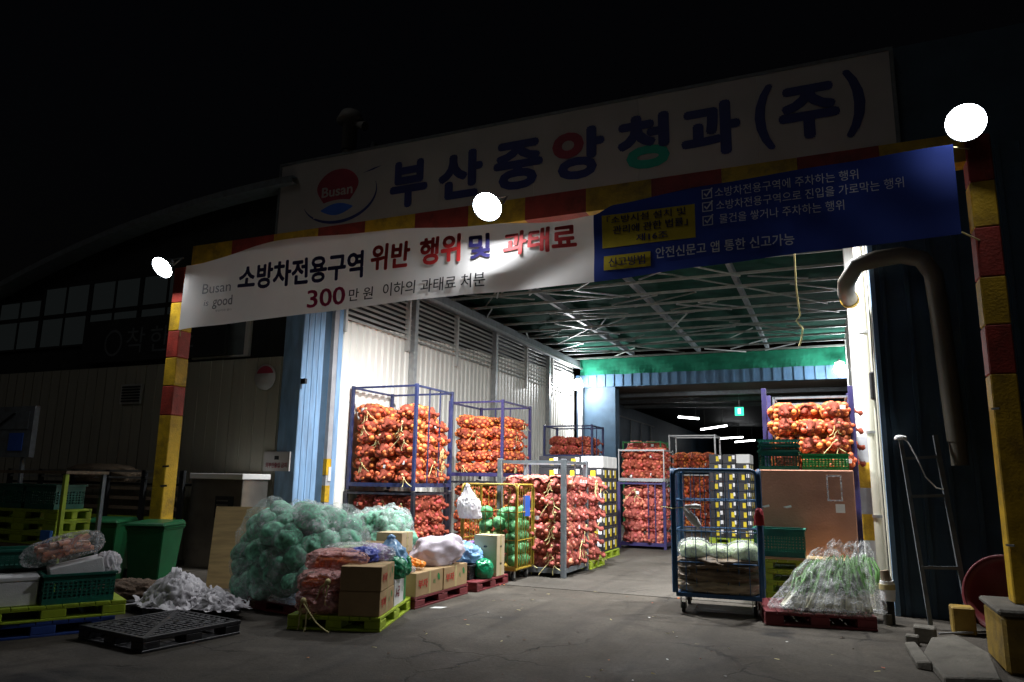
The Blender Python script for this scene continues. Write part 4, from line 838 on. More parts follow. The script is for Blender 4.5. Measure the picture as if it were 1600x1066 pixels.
# pallets ----------------------------------------------------------------
def pallet_mesh_parts(wd, dp, h, mat, grid=False):
    parts = []
    mb = MB(); tz = h - 0.028
    if grid:
        n = 13
        for k in range(n): x = -wd / 2 + 0.02 + (wd - 0.04) * k / (n - 1); mb.box(x - 0.009, x + 0.009, -dp / 2 + 0.04, dp / 2 - 0.04, tz, h - 0.003)
        for k in range(n): y = -dp / 2 + 0.02 + (dp - 0.04) * k / (n - 1); mb.box(-wd / 2 + 0.04, wd / 2 - 0.04, y - 0.009, y + 0.009, tz + 0.002, h - 0.005)
        mb.bar((-wd / 2 + 0.05, -dp / 2 + 0.05, h - 0.018), (wd / 2 - 0.05, dp / 2 - 0.05, h - 0.018), 0.05, 0.03); mb.bar((-wd / 2 + 0.05, dp / 2 - 0.05, h - 0.0185), (wd / 2 - 0.05, -dp / 2 + 0.05, h - 0.0185), 0.05, 0.03)
        for a, b, c, d in ((-wd / 2, wd / 2, -dp / 2, -dp / 2 + 0.045), (-wd / 2, wd / 2, dp / 2 - 0.045, dp / 2), (-wd / 2, -wd / 2 + 0.045, -dp / 2 + 0.045, dp / 2 - 0.045), (wd / 2 - 0.045, wd / 2, -dp / 2 + 0.045, dp / 2 - 0.045)):
            mb.box(a, b, c, d, tz - 0.012, h)
    else:
        n = 9; st = wd / n
        for k in range(n): mb.box(-wd / 2 + k * st + 0.004, -wd / 2 + (k + 1) * st - 0.004, -dp / 2, dp / 2, tz, h)
        mb.box(-wd / 2, wd / 2, -dp / 2 + 0.002, -dp / 2 + 0.05, tz - 0.012, tz); mb.box(-wd / 2, wd / 2, dp / 2 - 0.05, dp / 2 - 0.002, tz - 0.012, tz)
        mb.box(-wd / 2, wd / 2, -0.05, 0.05, tz - 0.012, tz)
    parts.append(('deck', mb.mesh('deck', mat, 0.003), (0, 0, 0)))
    bw, bd = wd * 0.17, dp * 0.17
    blk = MB().box(-bw / 2, bw / 2, -bd / 2, bd / 2, 0.025, tz - 0.012).mesh('block', mat, 0.008)
    for i in (-1, 0, 1):
        for j in (-1, 0, 1): parts.append(('block', blk, (i * (wd - bw) / 2 * 0.995, j * (dp - bd) / 2 * 0.995, 0)))
    run = MB().box(-bw / 2, bw / 2, -dp / 2, dp / 2, 0, 0.025).mesh('runner', mat, 0.004)
    for i in (-1, 0, 1): parts.append(('runner', run, (i * (wd - bw) / 2, 0, 0)))
    r2 = MB().box(-(wd - 3 * bw) / 4, (wd - 3 * bw) / 4, -bd / 2, bd / 2, 0, 0.023).mesh('runner', mat, 0.004)
    for i in (-1, 1):
        for j in (-1, 1): parts.append(('runner', r2, (i * (wd - bw) / 4, j * (dp - bd) / 2, 0)))
    return parts
def pallet(label, loc, rotz, wd, dp, mat, h=0.15, grid=False, group=None, rx=0):
    t = thing('pallet', label, 'pallet', loc, rotz, group); t.rotation_euler = (rx, 0, rotz)
    for nm, me, lc in pallet_mesh_parts(wd, dp, h, mat, grid): obj(nm, me, t, lc)
    return t

def crate(name, label, loc, rotz, wd, dp, h, mat, group=None, rows=5, cols=14):
    t = thing(name, label, 'crate', loc, rotz, group); th = 0.012
    part('floor', mat, t, lambda mb: mb.box(-wd / 2 + th, wd / 2 - th, -dp / 2 + th, dp / 2 - th, 0.004, 0.016))
    for ax, L_, off in (('x', wd, dp), ('x', wd, -dp), ('y', dp, wd), ('y', dp, -wd)):
        mb = MB(); s = 1 if off > 0 else -1
        def q(a0, a1, z0, z1, d0, d1):
            e0, e1 = sorted((off / 2 - s * d0, off / 2 - s * d1))
            if ax == 'x': mb.box(a0, a1, e0, e1, z0, z1)
            else: mb.box(e0, e1, a0, a1, z0, z1)
        n = max(4, int(cols * L_ / 0.6)); hl = L_ / 2 - (0.0 if ax == 'x' else th)
        q(-hl, hl, 0, h * 0.2, 0, th); q(-hl, hl, h * 0.72, h - 0.02, 0, th)
        for k in range(n + 1): a = -hl + 2 * hl * k / n; q(max(-hl, a - 0.008), min(hl, a + 0.008), h * 0.2, h * 0.72, 0.001, th)
        for k in range(1, rows): z = h * (0.2 + 0.52 * k / rows); q(-hl, hl, z - 0.006, z + 0.006, 0.002, th - 0.001)
        mb.build('side', mat, t)
    part('rim', mat, t, lambda mb: [mb.box(-wd / 2 - 0.018, wd / 2 + 0.018, -dp / 2 - 0.018, -dp / 2 + 0.014, h - 0.024, h), mb.box(-wd / 2 - 0.018, wd / 2 + 0.018, dp / 2 - 0.014, dp / 2 + 0.018, h - 0.024, h),
                                    mb.box(-wd / 2 - 0.018, -wd / 2 + 0.014, -dp / 2 + 0.014, dp / 2 - 0.014, h - 0.024, h), mb.box(wd / 2 - 0.014, wd / 2 + 0.018, -dp / 2 + 0.014, dp / 2 - 0.014, h - 0.024, h)])
    return t
def carton(name, label, loc, rotz, wd, dp, h, mat, text=None, tmat='redprint', group=None, tape=True, side_text=None, holes=False):
    t = thing(name, label, 'box', loc, rotz, group)
    MB().box(-wd / 2, wd / 2, -dp / 2, dp / 2, 0, h - 0.004).build('body', mat, t, bevel=0.006)
    for s in (-1, 1): MB().box(-wd / 2 + 0.002, wd / 2 - 0.002, min(s * 0.0015, s * (dp / 2 - 0.001)), max(s * 0.0015, s * (dp / 2 - 0.001)), h - 0.004, h).build('flap', mat, t)
    if tape:
        MB().box(-wd / 2 - 0.0015, wd / 2 + 0.0015, -0.024, 0.024, h, h + 0.0015).build('tape', M['tape'], t)
        MB().box(wd / 2 + 0.0005, wd / 2 + 0.002, -0.024, 0.024, h * 0.0 + 0.004, h).build('tape', M['tape'], t)
    if text:   # on the +x face
        fm = lambda y, z: Vector((wd / 2 + 0.003, y, z))
        text_fit('print', text, M[tmat], t, -dp * 0.42, -dp * 0.08, h * 0.32, h * 0.72, fm, 0.02, 2, 0, (1, 0, 0))
        text_fit('print', '특', M['greenprint'], t, dp * 0.12, dp * 0.22, h * 0.38, h * 0.6, fm, 0.0, 2)
        part('print_leaf', M['greenprint'], t, lambda mb: mb.add([(wd / 2 + 0.003, dp * (0.33 + 0.045 * cos(a * 0.5) - 0.02 * sin(a * 0.5)), h * (0.68 + 0.16 * sin(a * 0.5))) for a in range(12)], [tuple(range(12))]))
    if holes:
        for z in (0.3, 0.72):
            part('hand_hole', M['blackprint'], t, lambda mb: mb.add([(wd / 2 + 0.002, 0.035 * cos(a * pi / 6), h * z + 0.018 * sin(a * pi / 6)) for a in range(12)], [tuple(range(12))]))
            part('hand_hole', M['blackprint'], t, lambda mb: mb.add([(0.035 * cos(a * pi / 6), -dp / 2 - 0.002, h * z + 0.018 * sin(a * pi / 6)) for a in range(12)], [tuple(range(12))]))
    return t

# crumpled bag surface
def crumple_mesh(name, sx, sy, sz, seed, amp=0.18, freq=2.2, sub=5, mat=None, ridge=True, neck=0.0, power=2.6, flat=0.25, lean=(0, 0), taper=0.0):
    V, Fc = ICO[sub]; off = Vector((seed * 5.3, seed * 1.7, seed * 9.1)); out = []
    for p in V:
        d = Vector(p); r = superr(d, 1, 1, 1, power); q = d * r
        n1 = noise.noise(d * freq + off); n2 = noise.noise(d * freq * 2.7 + off * 2)
        if ridge: dn = (0.5 - abs(n1)) * 0.9 + (0.45 - abs(n2)) * 0.55 + 0.25 * (0.4 - abs(noise.noise(d * freq * 6 + off)))
        else: dn = n1 + 0.4 * n2
        q = q * (1 + amp * dn)
        if neck and d.z > 0.80:
            k = (d.z - 0.80) / 0.2; q.x *= (1 - k) ** 0.6 * 0.9 + 0.13; q.y *= (1 - k) ** 0.6 * 0.9 + 0.13; q.z += neck * k ** 1.3
            if k > 0.8: q.x *= 2.3; q.y *= 2.3
        z = q.z * sz
        if z < -sz * flat: z = -sz * flat + (z + sz * flat) * 0.06
        z += sz * flat; tp = 1 - taper * max(0, z / (sz * (1 + flat)))
        out.append((q.x * sx * tp + lean[0] * z, q.y * sy * tp + lean[1] * z, z))
    mb = MB(); mb.add(out, Fc, 0, True); me = mb.mesh(name, mat); lo = min(v.co.z for v in me.vertices)
    for v in me.vertices: v.co.z -= lo
    return me
def bag(name, label, loc, rotz, sx, sy, sz, seed, mat, cat='bag', group=None, **kw):
    o = obj(name, crumple_mesh(name, sx, sy, sz, seed, mat=mat, **kw), None, loc, rotz); return tag(o, label, cat, group)

# ---- lime pallet in the foreground with boxes and bags
LP = (-5.28, 7.62); LR = radians(18)
def on(base, rot, x, y, z): return (base[0] + x * cos(rot) - y * sin(rot), base[1] + x * sin(rot) + y * cos(rot), z)
pallet('lime green pallet in the foreground carrying boxes and bags', (LP[0], LP[1], 0), LR, 1.04, 1.5, M['lime'])
for k in range(2):
    carton('carton', ('lower brown carton with red lettering on the lime pallet', 'upper brown carton with red lettering on the lime pallet')[k], on(LP, LR, 0.27, -0.43, 0.153 + k * 0.262), LR + (0, 0.02)[k], 0.46, 0.60, 0.258, M['card'], '부자', group='stacked cartons on the lime pallet')
t = carton('carton', 'white and green printed carton at the rear of the lime pallet', on(LP, LR, 0.28, 0.19, 0.153), LR, 0.44, 0.56, 0.30, M['paperw'], 'A-급', 'signred', tape=False)
boxp('green_stripe', M['crateg'], t, 0.2205, 0.2225, 0.17, 0.275, 0.01, 0.29)
# the pink bags of carrots: net bag + rods
def carrot_bag(label, loc, rotz, L_, wd, hh, seed, skin='netp', n=16):
    t = thing('carrot_bag', label, 'bag', loc, rotz, 'pink bags of carrots on the lime pallet'); rnd = random.Random(seed)
    mb = MB()
    for k in range(n):
        y = rnd.uniform(-0.8, 0.8) * wd / 2; z = hh * 0.5 + rnd.uniform(-0.7, 0.7) * hh / 2; x0 = rnd.uniform(-0.9, -0.3) * L_ / 2
        mb.tube([(x0, y, z), (x0 + 0.03, y, z), (x0 + L_ * 0.3, y * 0.96, z), (x0 + L_ * 0.5, y * 0.92, z)], [0.015, 0.04, 0.036, 0.012], 9)
    c = mb.build('carrots', M['carrot'], t); c['kind'] = 'stuff'
    me = crumple_mesh('net_film', L_ / 2, wd / 2, hh / 2 * 1.15, seed, 0.22, 2.0, 5, FILMP, power=3.0, flat=0.85)
    obj('net_film', me, t)
    return t
for k, (x, y, z, l_, wd, hh, rz, lb) in enumerate((( -0.22, -0.42, 0.153, 0.52, 0.64, 0.25, 0, 'bottom pink bag of carrots at the front of the lime pallet'), (-0.21, -0.40, 0.37, 0.54, 0.6, 0.22, 0.05, 'middle pink bag of carrots at the front of the lime pallet'),
                                       (-0.1, -0.28, 0.57, 0.72, 0.46, 0.22, -0.1, 'top pink bag of long carrots lying over the lime pallet stack'), (-0.22, 0.2, 0.153, 0.5, 0.6, 0.5, 0, 'rear pink bag of carrots behind the front ones'))):
    cbg = carrot_bag(lb, on(LP, LR, x, y, z), LR + rz, l_, wd, hh, 60 + k)
    if k < 2: obj('tie', tiem[k], cbg, (-0.12 + 0.22 * k, -wd / 2 - 0.03, hh * 0.62)).scale = (1.5, 1.5, 1.5)
rbag = thing('radish_bag', 'milky film bag of pale green radishes on top of the pink carrot bags', 'bag', on(LP, LR, 0.02, 0.02, 0.66), LR - 0.25)
mb = MB(); rnd = random.Random(3)
for k in range(9):
    y = -0.15 + 0.3 * k / 8; mb.tube([(-0.3, y, 0.07 + 0.04 * (k % 2)), (-0.2, y, 0.08 + 0.04 * (k % 2)), (0.15, y * 0.9, 0.09 + 0.03 * (k % 2)), (0.3, y * 0.6, 0.08)], [0.015, 0.045, 0.04, 0.01], 9)
mb.build('radishes', M['napa'], rbag)['kind'] = 'stuff'
obj('film', crumple_mesh('film', 0.4, 0.22, 0.11, 74, 0.3, 2.4, 5, FILM2, power=2.4, flat=0.7), rbag)
# coloured bags beside the boxes
z2 = 0.153 + 2 * 0.262
bag('vegetable_bag', 'dark blue plastic bag on the upper brown carton', on(LP, LR, 0.16, -0.22, z2), 0.3, 0.15, 0.14, 0.11, 81, M['bagblue'], group='coloured bags on the lime pallet', amp=0.35, neck=0.0)
bag('vegetable_bag', 'purple plastic bag behind the dark blue bag', on(LP, LR, 0.2, 0.02, 0.66), 0.9, 0.17, 0.15, 0.13, 82, M['bagpurple'], group='coloured bags on the lime pallet', amp=0.35)
bag('vegetable_bag', 'small violet bag between the radishes and the dark blue bag', on(LP, LR, 0.03, -0.12, z2), 0.2, 0.12, 0.12, 0.10, 83, M['bagpurple'], group='coloured bags on the lime pallet', amp=0.4)
bag('vegetable_bag', 'pale blue tied bag hanging over the rear of the lime pallet', on(LP, LR, 0.34, 0.28, 0.50), 0.4, 0.18, 0.17, 0.19, 84, M['bagsky'], group='coloured bags on the lime pallet', amp=0.3, neck=0.55, flat=0.6)
for k, (x, y, z, r) in enumerate(((0.42, 0.10, 0.455, 0.13), (0.40, 0.36, 0.455, 0.14))):
    bag('green_bag', ('glossy green bag, nearer of two under the pale blue bag', 'glossy green bag, farther of two under the pale blue bag')[k], on(LP, LR, x, y, z), k, r * 1.15, r * 1.1, r, 90 + k, M['baggreen'], group='green bags on the lime pallet', amp=0.22, flat=0.8)

# ---- maroon pallet with tangerines and white sack
P2 = (-5.50, 9.2)
pallet('maroon pallet carrying cartons, tangerines and a white sack', (P2[0], P2[1], 0), 0, 1.12, 1.5, M['maroon'], 0.14)
for k in range(2):
    carton('carton', ('brown carton with red lettering at the front of the maroon pallet', 'brown carton with red lettering at the back of the maroon pallet')[k], (P2[0] + 0.32, P2[1] - 0.37 + k * 0.74, 0.143), 0.01 * k, 0.46, 0.72, 0.29, M['card'], '부자', group='cartons on the maroon pallet')
tb = thing('tangerine_net', 'net of bright orange tangerines on the front brown carton', 'fruit net', (P2[0] + 0.26, P2[1] - 0.42, 0.436))
mb = MB(); rnd = random.Random(8)
for k in range(26):
    a = k * 2.4; r = 0.19 * (k / 26) ** 0.5; mb.ico((r * cos(a), r * sin(a) * 1.3, 0.042 + max(0, 0.1 - r * 0.45)), 0.043, 2, 0, (1, 1, 0.85))
mb.build('tangerines', M['tanger'], tb)['kind'] = 'stuff'
obj('film', crumple_mesh('film', 0.15, 0.1, 0.05, 88, 0.4, 2.5, 4, FILM2, flat=0.6), tb, (0.02, -0.22, 0))
bag('woven_sack', 'large white woven sack lying on the maroon pallet cartons', (P2[0] + 0.24, P2[1] + 0.28, 0.436), 1.1, 0.46, 0.30, 0.27, 91, M['bagwhite'], 'sack', amp=0.34, freq=1.25, ridge=False, power=2.1, flat=0.5, taper=0.25, lean=(0.3, 0))
t = carton('carton', 'orange carton under a pale box behind the tangerines', (P2[0] - 0.28, P2[1] + 0.02, 0.143), 0.1, 0.42, 0.42, 0.46, M['orangebox'])
carton('carton', 'small pale carton on top of the orange carton', (P2[0] - 0.27, P2[1] + 0.03, 0.606), 0.1, 0.40, 0.36, 0.27, M['cardlight'], holes=True)
t = thing('open_carton', 'open white-lined carton behind the pale blue bag', 'box', (P2[0] - 0.3, P2[1] - 0.55, 0.143), 0.05)
part('body', M['cardlight'], t, lambda mb: [mb.box(-0.25, 0.25, -0.2, 0.2, 0, 0.012), mb.box(-0.25, 0.25, -0.2, -0.19, 0.012, 0.48), mb.box(-0.25, 0.25, 0.19, 0.2, 0.012, 0.48), mb.box(-0.25, -0.24, -0.19, 0.19, 0.012, 0.48), mb.box(0.24, 0.25, -0.19, 0.19, 0.012, 0.48)])
part('flap', M['card'], t, lambda mb: mb.bar((0, 0.2, 0.48), (0, 0.32, 0.62), 0.5, 0.006, up=(0, 1, 0)))
part('flap', M['paperw'], t, lambda mb: mb.bar((0.25, 0, 0.48), (0.42, 0, 0.40), 0.4, 0.006))
# ---- third pallet
P3 = (-5.42, 10.68)
pallet('small maroon pallet carrying a tall carton and blue bag', (P3[0], P3[1], 0), 0, 1.1, 1.15, M['maroon'], 0.14)
carton('carton', 'tall pale carton with hand holes beside the yellow cage', (P3[0] + 0.34, P3[1] + 0.28, 0.143), 0, 0.40, 0.30, 0.62, M['cardlight'], holes=True)
bag('vegetable_bag', 'blue and teal plastic bag beside the tall pale carton', (P3[0] + 0.05, P3[1] - 0.1, 0.36), 0.4, 0.27, 0.22, 0.19, 95, M['bagsky'], amp=0.35, neck=0.2)
bag('vegetable_bag', 'violet plastic bag leaning on the tall pale carton', (P3[0] + 0.05, P3[1] + 0.22, 0.4), 0.1, 0.15, 0.14, 0.17, 96, M['bagpurple'], amp=0.35)
crate('low_crate', 'low dark crate under the blue and teal bag', (P3[0] + 0.1, P3[1] - 0.18, 0.143), 0, 0.5, 0.5, 0.21, M['black'])
bag('green_bag', 'green bag with white patch in front of the tall carton', (P3[0] + 0.42, P3[1] - 0.1, 0.143), 0.6, 0.14, 0.14, 0.15, 97, M['baggreen'], amp=0.2, flat=0.8)
o = MB().add([(0, 0, 0), (0.16, 0.03, 0.005), (0.2, 0.12, 0.012), (0.03, 0.1, 0.004)], [(0, 1, 2, 3)]).build('paper_scrap', M['paperw'], None, (-4.83, 8.62, 0.004)); tag(o, 'white paper scrap on the ground beside the maroon pallet', 'paper')

# ---- roll cages
def roll_cage(name, label, loc, rotz, wd, dp, z0, z1, mat, pr=0.018, wr=0.006, nv=7, nh=3, mats2=None, open_front=False, back=True, rounded=True):
    t = thing(name, label, 'roll cage', loc, rotz); m2 = mats2 or mat
    MB().box(-wd / 2, wd / 2, -dp / 2, dp / 2, z0 - 0.03, z0).build('base', m2, t, bevel=0.006)
    for s in (-1, 1): MB().bar((-wd / 2, s * dp / 2, z0 - 0.01), (wd / 2, s * dp / 2, z0 - 0.01), 0.04, 0.05).build('base_rail', mat, t)
    for sx in (-1, 1):
        for sy in (-1, 1):
            x, y = sx * (wd / 2 - 0.08), sy * (dp / 2 - 0.08)
            c = MB().tube([(x - 0.02, y, 0.062), (x + 0.02, y, 0.062)], 0.062, 16).build('caster', M['rubber'], t)
            part('fork', M['steel'], c, lambda mb: [mb.box(x - 0.036, x - 0.028, y - 0.03, y + 0.03, 0.05, z0 - 0.032), mb.box(x + 0.028, x + 0.036, y - 0.03, y + 0.03, 0.05, z0 - 0.032)])
    def panel(p0, ax, L_, nm, top=None):
        tp = top or z1; a = Vector(p0); b = a + ax * L_; c = 0.07; up = Vector((0, 0, 1))
        pts = [a + up * (z0 + 0.01), a + up * (tp - c), a + ax * c * 0.3 + up * (tp - c * 0.3), a + ax * c + up * tp, b - ax * c + up * tp, b - ax * c * 0.3 + up * (tp - c * 0.3), b + up * (tp - c), b + up * (z0 + 0.01)]
        f = MB().tube(pts, pr, 10).build(nm, mat, t)
        for k in range(1, nh + 1): zz = z0 + (tp - z0) * k / (nh + 1); MB().tube([a + up * zz, b + up * zz], wr * 1.5, 6).build('cross_bar', mat, f)
        for k in range(1, nv + 1): q = a + ax * L_ * k / (nv + 1); MB().tube([q + up * (z0 + 0.02), q + up * tp], wr, 6).build('wire', m2, f)
    if not open_front: panel((-wd / 2, -dp / 2, 0), Vector((1, 0, 0)), wd, 'front_panel')
    panel((-wd / 2 - 0.025, -dp / 2, 0), Vector((0, 1, 0)), dp, 'side_panel'); panel((wd / 2 + 0.025, -dp / 2, 0), Vector((0, 1, 0)), dp, 'side_panel')
    if back: panel((-wd / 2, dp / 2, 0), Vector((1, 0, 0)), wd, 'back_panel')
    return t
YC = (-5.30, 11.76)
t = roll_cage('roll_cage', 'yellow wire roll cage full of green cabbages', (YC[0], YC[1], 0), 0, 0.98, 0.72, 0.2, 1.55, M['rollyel'], 0.016, 0.006, 6, 2)
cab_me = []
for k in range(4):
    V, Fc = ICO[4]; vs = []; off = Vector((k * 4.1, 2, 1))
    for p in V:
        d = Vector(p); a = math.atan2(d.y, d.x); r = 1 + 0.05 * sin(a * 5 + d.z * 3 + k) + 0.06 * noise.noise(d * 1.8 + off) + 0.03 * abs(noise.noise(d * 5 + off))
        vs.append((d.x * r, d.y * r, d.z * r * 0.86))
    cab_me.append(vs)
def cabbage_mesh(k, mat): mb = MB(); mb.add(cab_me[k], ICO[4][1], 0, True); return mb.mesh('cabbage', mat)
CAB = {nm: [cabbage_mesh(k, M[nm]) for k in range(4)] for nm in ('cabbage', 'cabnet', 'cabpale')}
def cabbage(loc, r, label, group, rnd, nm='cabbage'):
    o = obj('cabbage', rnd.choice(CAB[nm]), None, loc); o.scale = (r, r, r); o.rotation_euler = (rnd.uniform(-0.6, 0.6), rnd.uniform(-0.6, 0.6), rnd.uniform(0, 6)); return tag(o, label, 'cabbage', group)
rnd = random.Random(21)
for l in range(5):
    for i in range(4):
        for j in range(3):
            if l == 4 and rnd.random() < 0.5 or (l > 1 and i == 0): continue
            if 0 < j and i < 3 and l < 4: continue
            pale = (l == 2 and j == 0 and i in (1, 2))
            cabbage((YC[0] - 0.36 + i * 0.24 + rnd.uniform(-0.02, 0.02), YC[1] - 0.23 + j * 0.23, 0.33 + l * 0.185 + rnd.uniform(-0.02, 0.02)), 0.125,
                    ('pale trimmed cabbage, %s of two, at the front of the yellow cage' % ('left' if i == 1 else 'right')) if pale else 'green cabbage, %s layer %s, %s from left, in the yellow roll cage' % (ORD[l], ('front', 'middle', 'rear')[j], ('first', 'second', 'third', 'fourth')[i]), 'pale cabbages in the yellow cage' if pale else 'cabbages in the yellow cage', rnd, 'cabpale' if pale else 'cabbage')
o = boxp('cage_tag', M['tagblue'], None, -0.07, 0.07, -0.006, 0.006, -0.17, 0.17); o.location = (YC[0] + 0.53, YC[1] + 0.0, 1.2); o.rotation_euler = (0, 0, pi / 2 - 0.5); tag(o, 'blue tag board hanging on the yellow cage corner', 'tag')
bag('plastic_bag', 'white crumpled plastic bag tied to the yellow cage', (YC[0] - 0.30, YC[1] - 0.47, 0.98), 0.3, 0.16, 0.09, 0.2, 101, M['wrap'], amp=0.5, neck=0.9, flat=0.7, lean=(-0.12, 0))

# blue roll cage on the right
BC = (-1.42, 10.32); BR = radians(4)
t = roll_cage('roll_cage', 'tall blue roll cage holding brown sacks and napa cabbages', (BC[0], BC[1], 0), BR, 1.04, 0.86, 0.24, 1.80, M['rollblue'], 0.024, 0.006, 7, 3)
for k in range(3):
    bag('brown_sack', ('lowest pale shiny brown sack in the blue roll cage', 'middle dark brown sack in the blue roll cage', 'topmost dark brown sack in the blue roll cage')[k],
        on(BC, BR, 0.0, 0.0, 0.245 + k * 0.135), BR + 0.03 * (k - 1), 0.50, 0.42, 0.105, 110 + k, M['kraft' if k else 'kraftpale'], 'sack', 'brown sacks in the blue roll cage', amp=0.2, freq=1.6, power=3.0, flat=0.8)
for k in range(3):
    t = thing('napa_cabbage', ('left film-wrapped napa cabbage in the blue roll cage', 'middle small film-wrapped napa cabbage in the blue roll cage', 'right film-wrapped napa cabbage in the blue roll cage')[k], 'cabbage', on(BC, BR, -0.3 + k * 0.31, -0.15, 0.66), BR + 0.2 * k, 'napa cabbages in the blue roll cage')
    s = (1.0, 0.75, 0.95)[k]
    obj('head', crumple_mesh('head', 0.18 * s, 0.22 * s, 0.12 * s, 120 + k, 0.14, 2.0, 4, M['napa'], flat=0.8), t)
    obj('film', crumple_mesh('film', 0.195 * s, 0.24 * s, 0.135 * s, 125 + k, 0.22, 2.6, 5, FILM, flat=0.8), t)
t = thing('hanging_cloth', 'white rolled cloth tied to the front of the blue roll cage', 'cloth', on(BC, BR, -0.34, -0.46, 1.3), BR)
tubep('roll', M['cloth'], t, [(-0.04, 0, 0.03), (0.1, -0.01, 0.035), (0.16, -0.01, 0.03)], [0.02, 0.032, 0.026], 10)
tubep('tail', M['cloth'], t, [(-0.05, 0, 0.02), (0.0, -0.02, -0.06), (0.08, -0.02, -0.15), (0.14, -0.01, -0.22)], [0.02, 0.05, 0.055, 0.03], 10)
tubep('string', M['straw'], t, [(-0.05, 0, 0.02), (-0.2, 0.0, 0.0), (-0.36, 0.05, 0.02)], 0.006, 5)
bag('red_cloth', 'dark red cloth hanging at the right edge of the blue cage', on(BC, BR, 0.53, -0.47, 1.12), 0, 0.05, 0.04, 0.14, 131, M['redcloth'], 'cloth', amp=0.4, sub=4)

# ---- black printed fruit boxes on lime pallets
def black_boxes(x0, x1, y0, y1, z0, nx, ny, nl, h, label, wl, group, seed):
    rnd = random.Random(seed); dx, dy = (x1 - x0) / nx, (y1 - y0) / ny
    for l in range(nl):
        for i in range(nx):
            for j in range(ny):
                if j > 0 and i < nx - 1 and l < nl - 1: continue
                top = l == nl - 1 and i == nx - 1
                t = thing('fruit_carton', '%s carton, %s layer %s, %s' % ((wl if top else label).split(' carton ', 1)[0], ORD[l], where(i, nx, j, ny), (wl if top else label).split(' carton ', 1)[1]), 'box', (x0 + dx * (i + 0.5), y0 + dy * (j + 0.5), z0 + l * h), rnd.uniform(-0.015, 0.015), group + (' top row' if top else ''))
                a, b = dx / 2 - 0.006, dy / 2 - 0.006
                MB().box(-a, a, -b, b, 0, h - 0.006).build('body', M['paperw'] if top else M['boxblack'], t, bevel=0.006)
                if not top:
                    u = rnd.uniform(-0.3, 0.1)
                    boxp('yellow_label', M['yellowprint'], t, a * u, a * (u + 0.45), -b - 0.002, -b - 0.0005, h * 0.2, h * 0.75)
                    for s in range(4): boxp('white_mark', M['whiteprint'], t, a * (0.5 + 0.1 * s) - 0.008, a * (0.5 + 0.1 * s) + 0.01, -b - 0.002, -b - 0.0005, h * 0.45, h * 0.85)
                    boxp('yellow_label', M['yellowprint'], t, a + 0.0005, a + 0.002, -b * 0.2, b * 0.35, h * 0.15, h * 0.8)
                    boxp('white_mark', M['whiteprint'], t, a + 0.0005, a + 0.002, -b * 0.85, -b * 0.4, h * 0.4, h * 0.8)
pallet('lime pallet under the black fruit cartons in the hall', (-5.2, 15.95, 0.006), 0, 1.5, 1.2, M['lime'])
black_boxes(-5.95, -4.47, 15.35, 16.5, 0.16, 3, 3, 8, 0.25, 'black fruit carton in the stack behind the pink sacks', 'white fruit carton on the stack behind the pink sacks', 'cartons stacked behind the grey cage', 31)
pallet('lime pallet under the pink sacks behind the grey cage', (-4.75, 14.05, 0.006), 0, 1.1, 0.9, M['lime'])
pallet('lime pallet under the farther black cartons', (-2.55, 21.6, 0.006), 0, 1.2, 1.1, M['lime'])
black_boxes(-3.1, -2.0, 21.1, 22.1, 0.16, 3, 2, 9, 0.25, 'black fruit carton in the stack behind the blue cage', 'white fruit carton on the stack behind the blue cage', 'cartons stacked behind the blue cage', 32)

# ---- onion stacks deeper in the hall
post_cage('post_cage', 'violet cage of red sacks in the middle aisle', 'cage', -4.92, -3.78, 18.3, 19.5, 0.006, 1.62, M['cagepurple'], 0.07, bars=(('front', 0.65), ('front', 0.8)))
stack_sacks('pink', -4.86, -3.84, 18.36, 19.4, 0.13, 1.55, 2, 2, 0.275, 'red sack in the violet cage of the middle aisle', 'sacks in the middle aisle cage', 41, top_all=False, sc=1.05, tie=0.1)
post_cage('post_cage', 'thin grey frame of dark sacks above the middle aisle cage', 'cage', -4.92, -3.78, 18.32, 19.5, 1.64, 2.44, M['steel'], 0.03, feet=False)
stack_sacks('red', -4.86, -3.84, 18.4, 19.45, 1.68, 2.4, 2, 2, 0.25, 'dark red sack in the thin grey frame', 'sacks in the thin grey frame', 42, sc=1.05, tie=0)
post_cage('post_cage', 'grey cage of red sacks at the back of the aisle', 'cage', -5.05, -3.45, 25.0, 26.2, 0.006, 1.9, M['steel'], 0.05)
stack_sacks('orange', -4.95, -3.5, 25.06, 26.1, 0.13, 1.75, 3, 2, 0.28, 'red sack in the grey cage at the back', 'sacks in the back cage', 43, top_all=False, sc=1.1, tie=0)
post_cage('post_cage', 'pale cage of orange sacks stacked on the back cage', 'cage', -4.95, -3.45, 25.0, 26.2, 1.92, 3.2, M['steel'], 0.05)
stack_sacks('orange', -4.88, -3.52, 25.08, 26.1, 2.05, 2.7, 3, 2, 0.27, 'orange sack in the pale upper cage at the back', 'sacks in the back upper cage', 44, sc=1.1, tie=0)
post_cage('post_cage', 'green-tinged cage of sacks left of the back cage', 'cage', -6.6, -5.3, 25.2, 26.4, 0.006, 3.0, M['crateg'], 0.05)
stack_sacks('red', -6.5, -5.38, 25.26, 26.3, 0.13, 2.9, 2, 2, 0.28, 'red sack in the green-tinged cage', 'sacks in the green-tinged cage', 45, sc=1.1, tie=0)

